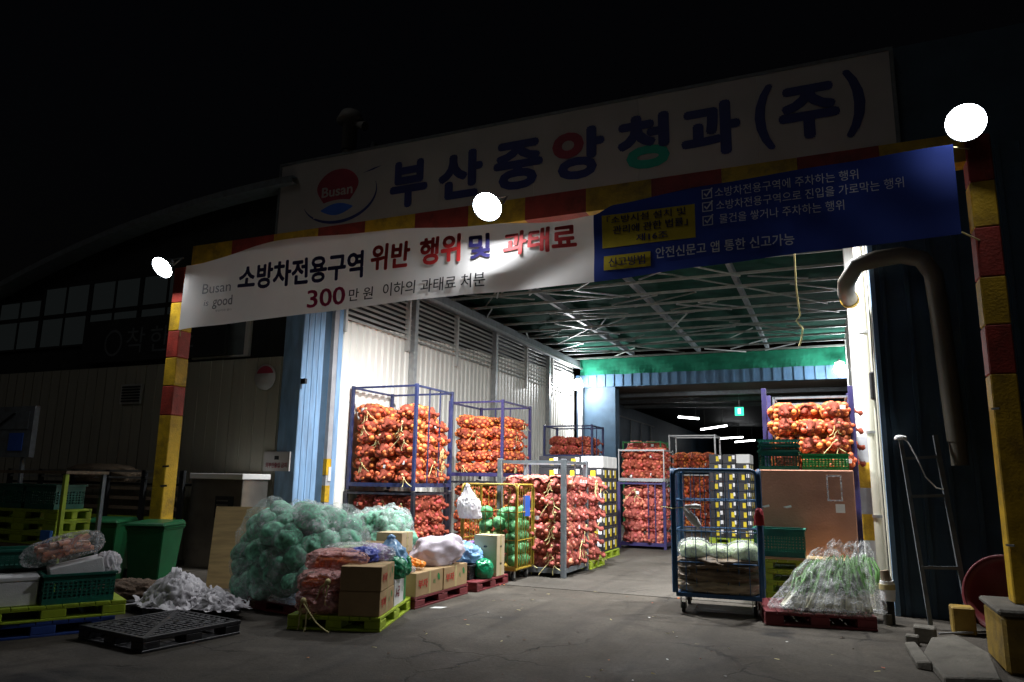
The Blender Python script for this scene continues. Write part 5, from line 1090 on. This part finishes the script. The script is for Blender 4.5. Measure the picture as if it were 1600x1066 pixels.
# ---- right side: pallets, brown board box, crates, onion cage
for k in range(4):
    pallet(('lowest lime pallet under the brown board box', 'second lime pallet from the ground under the brown box', 'third lime pallet from the ground under the brown box', 'topmost lime pallet right under the brown box')[k], (-0.42, 11.62, 0.006 + k * 0.152), 0.01 * (k - 1), 1.2, 1.15, M['lime'], group='lime pallets under the brown box')
t = boxp('wooden_board', M['ply'], None, -1.05, 0.2, 11.02, 12.22, 0.616, 0.645); tag(t, 'thin plywood board lying on the lime pallets', 'board')
t = thing('board_carton', 'large brown board carton standing on the lime pallets', 'box', (-0.36, 11.9, 0.648))
boxp('body', M['cardbrown'], t, -0.66, 0.66, -0.42, 0.38, 0, 1.19, bevel=0.012)
boxp('label', M['paperw'], t, 0.40, 0.52, -0.4225, -0.4205, 0.60, 0.72)
part('pouch', FILM2, t, lambda mb: [mb.box(0.30, 0.32, -0.424, -0.421, 0.76, 1.12), mb.box(0.48, 0.5, -0.424, -0.421, 0.76, 1.12), mb.box(0.32, 0.48, -0.424, -0.421, 1.1, 1.12), mb.box(0.32, 0.48, -0.424, -0.421, 0.76, 0.78)])
for x in (-0.6, -0.3): part('tear', M['paperw'], t, lambda mb: mb.add([(x, -0.424, 0.66), (x + 0.11, -0.424, 0.69), (x + 0.12, -0.424, 0.66), (x + 0.05, -0.424, 0.645)], [(3, 2, 1, 0)]))
crate('crate', 'dark green crate in front of the brown board carton', (-0.71, 11.22, 0.647), 0, 0.66, 0.38, 0.38, M['crate'])
for k in range(3):
    crate('crate', ('lower teal crate on the brown carton', 'middle flat dark crate on the teal crate', 'topmost flat dark crate above the teal crate')[k], (-0.69, 11.75, 1.842 + (0, 0.285, 0.365)[k]), 0.03 * k, 0.56, 0.42, (0.28, 0.075, 0.075)[k], M['crate'], 'crates on the brown carton', rows=(5, 2, 2)[k])
crate('crate', 'bright green crate in front of the orange sacks', (-0.06, 11.75, 1.842), 0, 0.62, 0.42, 0.23, M['crateg'], 'crates on the brown carton', rows=4)
post_cage('post_cage', 'tall violet cage holding orange sacks behind the brown carton', 'cage', -0.92, 0.36, 12.45, 13.5, 0.006, 3.15, M['cagepurple'], 0.075, rails=False)
o = thing('inner_frame', 'pale green steel frame inside the tall violet cage', 'frame', (-0.28, 13.0, 1.6))
for a, b in (((-0.5, -0.42, 0), (-0.5, -0.42, 1.42)), ((-0.5, -0.42, 1.4), (0.58, -0.42, 1.4)), ((-0.5, -0.42, 1.4), (-0.5, 0.42, 1.38)), ((0.58, -0.42, 1.4), (0.58, 0.42, 1.38)), ((-0.5, 0.42, 1.38), (0.58, 0.42, 1.38)), ((-0.5, 0.42, 0), (-0.5, 0.42, 1.4))): barp('bar', M['greysteel'], o, a, b, 0.035)
stack_sacks('orange', -0.82, 0.34, 12.35, 13.4, 1.86, 2.9, 3, 3, 0.26, 'orange onion sack in the tall violet cage', 'sacks in the tall violet cage', 51, sc=1.15, tie=0.1, drop=0.3)

# ---- maroon pallet with bags of leeks
RP = (-0.30, 10.16); RR = radians(10)
pallet('maroon pallet under the bags of leeks by the right wall', (RP[0], RP[1], 0), RR, 1.22, 1.08, M['maroon'], 0.16)
def leek_bag(label, loc, rotz, wd, hh, seed, leanx, dark=False):
    t = thing('leek_bag', label, 'bag', loc, rotz, 'film bags of leeks'); rnd = random.Random(seed)
    gm, wm, sm_ = MB(), MB(), MB()
    for k in range(110):
        a = rnd.uniform(-1, 1); b = rnd.uniform(-1, 1); p0 = Vector((a * wd * 0.46, -0.12 + b * 0.1, 0.03 + 0.02 * rnd.random()))
        top = Vector((leanx * hh + a * wd * rnd.uniform(0.16, 0.34), 0.14 + b * 0.07, hh * rnd.uniform(0.5, 0.84)))
        m1 = p0.lerp(top, 0.33) + Vector((0, -0.05, -0.0)); m2 = p0.lerp(top, 0.68) + Vector((rnd.uniform(-0.07, 0.07), -0.03, 0.05))
        wm.tube([p0, p0.lerp(m1, 0.5), m1], [0.016, 0.014, 0.012], 6, cap=False); gm.tube([m1, m2, top], [0.012, 0.018, 0.008], 6, cap=False)
        sm_.ico(p0, 0.018, 1)
    for nm, mb, mt in (('leek_tops', gm, 'leekg'), ('leek_shanks', wm, 'leekw'), ('roots', sm_, 'soil')): mb.build(nm, M[mt], t)['kind'] = 'stuff'
    prof = [(0.0, 0.58), (0.05, 0.66), (0.15, 0.64), (0.32, 0.55), (0.5, 0.45), (0.66, 0.36), (0.8, 0.28), (0.9, 0.22), (0.97, 0.20), (1.03, 0.13)]
    def fs(u, v):
        k = v * (len(prof) - 1); i0 = min(int(k), len(prof) - 2); f = k - i0
        h_ = prof[i0][0] + (prof[i0 + 1][0] - prof[i0][0]) * f; w_ = prof[i0][1] + (prof[i0 + 1][1] - prof[i0][1]) * f
        a = 2 * pi * u; off = Vector((seed * 3.3, 0, 0)); d = Vector((cos(a), sin(a), h_ * 1.6))
        ruf = (0.06 + 0.22 * h_ ** 2) * (0.5 - abs(noise.noise(d * 3.1 + off))) * 2 + 0.035 * (0.4 - abs(noise.noise(Vector((cos(a) * 5, sin(a) * 5, h_ * 2)) + off)))
        w_ *= 1 + ruf; z = h_ * hh * (1 + 0.1 * noise.noise(Vector((cos(a) * 2, sin(a) * 2, 5)) + off) * h_)
        return (wd * w_ * cos(a) + leanx * z * 1.1 + 0.05 * noise.noise(Vector((h_ * 4, seed, 0))), 0.45 * w_ * sin(a) * (1 - 0.35 * h_) + 0.28 * z - 0.08, z)
    fme = MB(); fme.add(*grid_surface(fs, 110, 60), 0, True); fme.build('film', FILM3, t)
leek_bag('left film bag of leeks on the maroon pallet', on(RP, RR, -0.13, -0.28, 0.163), RR + 0.1, 0.66, 0.68, 140, 0.42)
leek_bag('middle film bag of leeks on the maroon pallet', on(RP, RR, 0.30, -0.3, 0.163), RR - 0.05, 0.66, 0.76, 141, 0.06)
leek_bag('darker film bag of leeks leaning on the right wall', on(RP, RR, 0.62, 0.25, 0.1), RR - 0.2, 0.42, 0.80, 142, 0.05, True)
# padded bollard by the right edge
t = thing('padded_post', 'short post wrapped in white and tan tape at the right doorway edge', 'post', (0.55, 10.32, 0))
tubep('core', M['rubber'], t, [(0, 0, 0.0), (0, 0, 0.32)], 0.065, 14); tubep('wrap', M['cloth'], t, [(0, 0, 0.27), (0.005, 0, 0.4), (0, 0, 0.5)], [0.08, 0.085, 0.078], 14)
tubep('tape_band', M['tape'], t, [(0, 0, 0.40), (0, 0, 0.46)], 0.09, 14); tubep('head', M['wood'], t, [(0, 0, 0.5), (-0.02, 0, 0.62)], [0.06, 0.05], 10); tubep('foot', M['concrete'], t, [(-0.02, -0.05, 0), (-0.02, -0.05, 0.12)], 0.05, 12)
# ladder-like trolley, yellow block, tub
t = thing('metal_ladder', 'dull metal ladder frame leaning on the blue wall', 'ladder', (1.1, 10.3, 0))
L0, L1, R0_, R1_ = Vector((-0.13, -0.15, 0)), Vector((-0.24, 0.45, 2.25)), Vector((0.29, -0.02, 0.0)), Vector((0.16, 0.48, 2.28))
barp('rail', M['greysteel'], t, L0, L1, 0.045, 0.03); barp('rail', M['greysteel'], t, R0_, R1_, 0.055, 0.035)
for k in (0.3, 0.67, 0.88): barp('rung', M['greysteel'], t, L0.lerp(L1, k), R0_.lerp(R1_, k), 0.035)
t2 = tubep('loose_wire', M['paperw'], None, [(0.86, 10.74, 2.26), (0.93, 10.68, 2.2), (1.02, 10.66, 2.0), (1.1, 10.64, 1.75), (1.2, 10.6, 1.62), (1.28, 10.6, 1.6)], 0.009, 5); tag(t2, 'loose white wire hanging from the ladder top', 'wire')
t = bag('rag', 'small white rag knotted on the ladder top', (0.86, 10.72, 2.22), 0, 0.06, 0.05, 0.04, 150, M['cloth'], 'cloth', amp=0.4, sub=4)
t = boxp('yellow_block', M['dullyellow'], None, 1.17, 1.40, 9.95, 10.2, 0, 0.30, bevel=0.015); tag(t, 'faded yellow block at the foot of the ladder', 'block')
t = thing('plastic_tub', 'large maroon plastic tub tipped up behind the right pole', 'tub', (1.78, 10.15, 0.42)); t.rotation_euler = (radians(72), 0, radians(-35))
MB().lathe([(0.0, -0.16), (0.26, -0.16), (0.36, 0.12), (0.40, 0.16), (0.42, 0.16), (0.42, 0.13), (0.37, 0.1), (0.28, -0.19), (0, -0.19)], 36).build('basin', M['tub'], t)
MB().lathe([(0.405, 0.15), (0.43, 0.15), (0.435, 0.175), (0.42, 0.185), (0.405, 0.175)], 36).build('rim', M['tub'], t)
t = barp('loose_rod', M['steel'], None, (1.0, 9.75, 0.03), (1.6, 10.1, 0.05), 0.02); tag(t, 'thin metal rod lying by the yellow block', 'rod')

# ---- cabbage piles wrapped in film
def film_pile(label, loc, rotz, sx, sy, sz, seed, plabel, group, n, cabr=0.115):
    rnd = random.Random(seed)
    pts_ = [(d, 1.0) for d in fib_points(n)] + [(d, 0.74) for d in fib_points(int(n * 0.5))]
    for k, (d, shell) in enumerate(pts_):
        if d.z < -0.30: continue
        d = (d + Vector((rnd.uniform(-1, 1), rnd.uniform(-1, 1), rnd.uniform(-1, 1))) * 0.08).normalized()
        r = superr(d, 1, 1, 1, 3.3) * shell * (1 + 0.16 * noise.noise(d * 1.5 + Vector((seed, 1, 2)))); zz = 0.36 * sz + d.z * r * sz * 0.66; tp = 1 - 0.26 * max(0, zz / sz)
        if d.y > 0.55 and d.z < 0.5: continue
        x, y = d.x * r * (sx - cabr) * tp, d.y * r * (sy - cabr) * tp
        cabbage((loc[0] + x * cos(rotz) - y * sin(rotz), loc[1] + x * sin(rotz) + y * cos(rotz), loc[2] + max(0.1, zz - cabr * 0.7)), cabr * rnd.uniform(0.78, 1.3), plabel, group, rnd, 'cabnet')
    V, Fc = ICO[5]; vs = []; off = Vector((seed, 3, 7))
    for p in V:
        d = Vector(p); r = superr(d, 1, 1, 1, 3.3) * (1 + 0.16 * noise.noise(d * 1.5 + Vector((seed, 1, 2)))); r *= 0.95; zz = 0.36 * sz + d.z * r * sz * 0.70; tp = 1 - 0.26 * max(0, zz / sz)
        wv = 1 + 0.16 * (0.45 - abs(noise.noise(d * 3 + off))) + 0.07 * (0.4 - abs(noise.noise(Vector((d.x * 3, d.y * 3, d.z * 12)) + off)))
        q = Vector((d.x * r * sx * tp * wv, d.y * r * sy * tp * wv, max(0.0, zz * wv)))
        vs.append(q)
    o = obj('film_wrap', MB().add(vs, Fc, 0, True).mesh('film_wrap', FILM), None, loc, rotz); tag(o, label, 'film wrap')
pallet('maroon pallet under the large film-wrapped cabbage pile', (-6.48, 8.1, 0), radians(-12), 1.35, 1.2, M['maroon'], 0.14)
film_pile('clear film wrapped round the large cabbage pile', (-6.48, 8.1, 0.142), radians(-12), 0.98, 0.78, 1.12, 201, 'green netted cabbage in the large film-wrapped pile', 'cabbages in the large wrapped pile', 150, 0.142)
pallet('maroon pallet under the smaller film-wrapped cabbage pile', (-6.55, 10.0, 0), 0, 1.1, 1.1, M['maroon'], 0.14)
film_pile('clear film wrapped round the smaller cabbage pile behind', (-6.55, 10.0, 0.142), 0.2, 0.66, 0.62, 0.98, 202, 'green netted cabbage in the smaller wrapped pile behind', 'cabbages in the smaller wrapped pile', 85, 0.13)

# ---- left foreground
pallet('black grid pallet lying on the ground in the left foreground', (-6.42, 5.87, 0), radians(-8), 1.08, 1.1, M['black'], 0.14, grid=True)
pallet('dark pallet under the heap of white plastic wrap', (-7.35, 7.0, 0), radians(-14), 1.1, 0.9, M['black'], 0.12, grid=True)
def wrap_heap(label, loc, rotz, sx, sy, sz, n, seed):
    rnd = random.Random(seed); mb = MB()
    for k in range(n):
        a = rnd.uniform(0, 2 * pi); r = rnd.random() ** 0.5; x, y = r * cos(a), r * sin(a); top = max(0.02, (1 - r ** 1.6)) * sz * rnd.uniform(0.35, 1.1)
        d = rnd.uniform(0, 2 * pi); wd = rnd.uniform(0.03, 0.11); ln = rnd.uniform(0.12, 0.4); off = Vector((k * 1.7, seed, 0)); m_ = 7
        def f(u, v):
            t = (u - 0.5) * ln; q = Vector((x * sx + t * cos(d), y * sy + t * sin(d), 0)); c = (v - 0.5) * wd
            q += Vector((-sin(d), cos(d), 0)) * c; nn = noise.noise_vector(q * 9 + off)
            rr = min(1.2, math.hypot(q.x / sx, q.y / sy)); cap_ = max(0.0, (1 - rr ** 1.5)) * sz
            return (q.x + nn.x * 0.05, q.y + nn.y * 0.05, max(0.006, min(top, cap_ * 1.1) + nn.z * 0.10 + 0.02 * sin(u * 9 + k)))
        mb.add(*grid_surface(f, m_, 3), 0, True)
    o = mb.build('plastic_heap', M['wrap'], None, loc, rotz); tag(o, label, 'plastic wrap')
    core = crumple_mesh('core', sx * 0.8, sy * 0.8, sz * 0.62, seed, 0.4, 4.0, 5, M['wrap'], flat=0.3, taper=0.4); obj('core', core, o)
wrap_heap('heap of crumpled white plastic wrap behind the black pallet', (-7.28, 6.86, 0.12), radians(-10), 0.5, 0.36, 0.36, 210, 161)
wrap_heap('smaller spill of white plastic wrap right of the large heap', (-6.80, 6.94, 0.11), radians(-10), 0.36, 0.26, 0.2, 110, 162)
# pallets with crate at the far left
QR = radians(60); QC = (-7.86, 5.56)
pallet('dark blue pallet at the bottom of the left foreground stack', (QC[0], QC[1], 0), QR, 1.3, 1.0, M['bluepal'], 0.15)
pallet('lime pallet on the dark blue pallet in the left foreground', on(QC, QR, 0.06, 0, 0.151), QR + 0.03, 1.34, 1.0, M['lime'], 0.15)
cr_ = on(QC, QR, 0.28, -0.24, 0.303)
crate('crate', 'dark green crate with foam and a bag on the left lime pallet', cr_, QR + 0.05, 0.66, 0.42, 0.30, M['crate'])
t = thing('foam_box', 'white foam box beside the dark green crate', 'foam box', on(QC, QR, -0.30, -0.22, 0.303), QR); boxp('body', M['foam'], t, -0.22, 0.22, -0.2, 0.2, 0, 0.24, bevel=0.01); boxp('lid', M['foam'], t, -0.225, 0.225, -0.205, 0.205, 0.241, 0.29, bevel=0.01)
o = boxp('foam_slab', M['foam'], None, -0.25, 0.25, -0.17, 0.17, -0.08, 0.08, bevel=0.01); o.location = on(QC, QR, 0.26, -0.2, 0.62); o.rotation_euler = (0, radians(-12), QR); tag(o, 'tilted white foam slab sticking out of the green crate', 'foam slab')
t = thing('vegetable_bag', 'film bag of orange and pale vegetables on the tilted foam slab', 'bag', on(QC, QR, 0.16, -0.16, 0.72), QR); t.rotation_euler = (0, radians(-14), QR)
mb = MB(); rnd = random.Random(4)
for k in range(40): mb.tube([(rnd.uniform(-0.26, 0.0), rnd.uniform(-0.12, 0.12), rnd.uniform(0.05, 0.2)), (rnd.uniform(0.0, 0.28), rnd.uniform(-0.12, 0.12), rnd.uniform(0.05, 0.2))], [0.035, 0.025], 8)
mb.build('vegetables', pm('bagged_carrot', (0.62, 0.28, 0.16), 0.45, 0.3, 6, island=0.3), t)['kind'] = 'stuff'
obj('film', crumple_mesh('film', 0.34, 0.18, 0.13, 164, 0.3, 2.4, 5, FILM, flat=0.85), t)
bag('plastic_bag', 'small white plastic bag at the right end of the green crate', on(QC, QR, 0.56, -0.22, 0.55), 0, 0.11, 0.1, 0.13, 165, M['wrap'], amp=0.4, flat=0.6)
crate('crate', 'black crate behind the foam box at the left edge', on(QC, QR, -0.2, 0.25, 0.303), QR, 0.6, 0.42, 0.32, M['black'])
crate('crate', 'dark teal crate stacked on the black crate at left edge', on(QC, QR, -0.2, 0.25, 0.625), QR, 0.6, 0.42, 0.2, M['crate'])
# rack cart with pallets
t = thing('rack_cart', 'steel rack cart holding pallets and crates at the left edge', 'cart', (-10.70, 6.85, 0))
boxp('top_board', M['wood'], t, -1.62, 1.62, -0.31, 0.31, 1.62, 1.66)
for sx in (-1.57, 1.57):
    for sy in (-0.27, 0.27): barp('post', M['lime' if sy < 0 and sx > 0 else 'greysteel'], t, (sx, sy, 0), (sx * 1.0, sy, 1.62), 0.05)
boxp('shelf', M['wood'], t, -1.54, 1.54, -0.25, 0.25, 0.66, 0.70)
for k in range(3):
    pallet(('lowest', 'middle', 'topmost')[k] + ' lime pallet on the rack cart shelf at left edge', (-10.05, 6.88, 0.702 + k * 0.151), 0.01 * k, 1.5, 0.5, M['lime'], group='pallets on the rack cart')
for k in range(2): crate('crate', ('left', 'right')[k] + ' dark teal crate under the rack cart top', (-10.35 + k * 0.66, 6.86, 1.157), 0, 0.6, 0.42, 0.32, M['crate'], 'crates on the rack cart')
t = thing('blue_strap', 'bright blue plastic strap hanging at the rack cart corner', 'strap', (-9.3, 6.55, 0.78)); boxp('tab', M['strap'], t, -0.12, 0.06, -0.02, 0.02, 0.0, 0.12); boxp('tail', M['strap'], t, -0.07, 0.02, -0.015, 0.015, -0.3, -0.001)
# wheelie bins
def bin_(label, loc, rotz):
    t = thing('wheelie_bin', label, 'bin', loc, rotz, 'green wheelie bins')
    mb = MB(); prof = [(0.21, 0.24, 0.04), (0.23, 0.27, 0.4), (0.265, 0.31, 0.86), (0.29, 0.33, 0.87), (0.29, 0.33, 0.9)]
    vs = []
    for a, b, z in prof: vs += [(-a, -b, z), (a, -b, z), (a, b, z), (-a, b, z)]
    mb.add(vs, [(4 * i + k, 4 * i + (k + 1) % 4, 4 * i + 4 + (k + 1) % 4, 4 * i + 4 + k) for i in range(4) for k in range(4)] + [(3, 2, 1, 0), (16, 17, 18, 19)])
    mb.build('body', M['bin'], t, bevel=0.02, seg=2)
    part('lid', M['bin'], t, lambda m_: m_.add([(-0.3, -0.36, 0.905), (0.3, -0.36, 0.905), (0.3, 0.33, 0.905), (-0.3, 0.33, 0.905), (-0.27, -0.33, 0.955), (0.27, -0.33, 0.955), (0.27, 0.3, 0.975), (-0.27, 0.3, 0.975)], [(0, 3, 2, 1), (4, 5, 6, 7), (0, 1, 5, 4), (1, 2, 6, 5), (2, 3, 7, 6), (3, 0, 4, 7)]), bevel=0.015)
    for s in (-1, 1): tubep('wheel', M['rubber'], t, [(s * 0.23 - 0.03, 0.26, 0.1), (s * 0.23 + 0.03, 0.26, 0.1)], 0.1, 18)
    tubep('handle', M['bin'], t, [(-0.24, 0.38, 0.92), (0.24, 0.38, 0.92)], 0.018, 8)
    return t
bin_('green wheelie bin in front of the left yellow pole', (-9.05, 8.0, 0), radians(22)); bin_('darker green wheelie bin left of the other bin', (-10.15, 8.1, 0), radians(25))
# plywood sheet and slatted frame
o = boxp('plywood_sheet', M['ply'], None, -0.52, 0.52, -0.01, 0.01, 0, 1.18); o.location = (-8.05, 8.75, 0.0); o.rotation_euler = (radians(-9), 0, radians(28)); tag(o, 'pale plywood sheet leaning behind the cabbage pile', 'board')
t = thing('wooden_ladder', 'narrow wooden slat ladder leaning beside the plywood sheet', 'ladder', (-8.62, 8.75, 0)); t.rotation_euler = (radians(-8), 0, radians(-4))
for x in (-0.1, 0.1): barp('rail', M['wood'], t, (x, 0, 0.02), (x, 0, 1.1), 0.05, 0.03)
for z in (0.25, 0.55, 0.85, 1.05): barp('rung', M['wood'], t, (-0.1, -0.02, z), (0.1, -0.02, z), 0.05, 0.02)
# stainless cabinet and counter along the left wing
t = thing('steel_cabinet', 'stainless steel cabinet with slatted hatch beside the navy column', 'cabinet', (-10.2, 10.55, 0))
boxp('body', M['inox'], t, -0.62, 0.6, -0.3, 0.35, 0, 1.56, bevel=0.01); boxp('worktop', M['paperw'], t, -0.62, 0.64, -0.36, 0.36, 1.56, 1.66, bevel=0.008)
h = boxp('hatch', M['dark'], t, 0.0, 0.42, -0.312, -0.301, 0.88, 1.26)
for k in range(4): boxp('slat', M['inox'], h, 0.04, 0.3, -0.322, -0.313, 0.93 + k * 0.08, 0.955 + k * 0.08)
t = thing('storage_rack', 'long dark storage rack with pale rails along the left wing', 'rack', (-13.2, 10.4, 0))
for z in (1.56, 1.68): barp('rail', M['steel'], t, (-2.6, -0.3, z), (2.3, -0.3, z), 0.04)
for k in range(6): boxp('post', M['dark'], t, -2.6 + k * 0.97, -2.5 + k * 0.97, -0.32, -0.26, 0, 1.7)
for k in range(7): boxp('slat', M['lime'] if k in (1, 3) else M['wood'], t, -2.5, 2.3, -0.25, -0.2, 0.25 + k * 0.18, 0.31 + k * 0.18)
boxp('top_sheet', M['dark'], t, -2.6, 2.3, -0.24, 0.4, 1.42, 1.46)
t = bag('covered_goods', 'dark covered goods lying on the long storage rack', (-13.4, 10.4, 1.46), 0, 0.9, 0.3, 0.22, 171, M['wood'], 'goods', amp=0.2, flat=0.5)
# poster stand far left
t = thing('poster_stand', 'pale stand with blue poster at the far left edge', 'stand', (-14.3, 9.0, 0))
boxp('frame', M['greysteel'], t, -0.8, 0.72, 0, 0.1, 1.9, 2.85); boxp('poster', M['tagblue'], t, 0.1, 0.5, -0.012, -0.002, 2.02, 2.35); boxp('panel', M['greysteel'], t, -0.7, 0.6, -0.012, -0.002, 2.42, 2.75)
for x in (-0.6, 0.5): barp('leg', M['greysteel'], t, (x, 0.05, 0), (x, 0.05, 1.9), 0.06)
barp('brace', M['dark'], t, (-0.3, -0.02, 2.45), (0.2, -0.02, 2.72), 0.05, 0.02)
# debris by the bins
bag('debris', 'brown rubbish on the ground between the bins and crate', (-8.6, 7.3, 0), 0.3, 0.4, 0.25, 0.16, 172, M['soil'], 'rubbish', amp=0.5, freq=3, flat=0.3)

# small litter trodden over the yard: onion skins, straw, scraps
lt = MB(); rnd = random.Random(77)
for k in range(170):
    x, y = rnd.uniform(-8.5, 0.6), rnd.uniform(5.6, 11.2); s = rnd.uniform(0.006, 0.02); a = rnd.uniform(0, 6.3); mi = rnd.choice((0, 1, 1, 2, 3, 3, 3))
    if mi == 1: s *= 1.6; pts_ = [(-s, -0.003), (s, -0.003), (s, 0.003), (-s, 0.003)]
    else: pts_ = [(-s, -s * 0.7), (s * 0.8, -s), (s, s * 0.6), (-s * 0.6, s)]
    lt.add([(x + px * cos(a) - py * sin(a), y + px * sin(a) + py * cos(a), 0.006 + rnd.uniform(0, 0.012)) for px, py in pts_], [(0, 1, 2, 3)], mi)
o = lt.build('litter', [M['onion'], M['straw'], M['paperw'], M['soil']]); tag(o, 'onion skins, straw bits and paper scraps strewn over the yard', 'litter', kind='stuff')
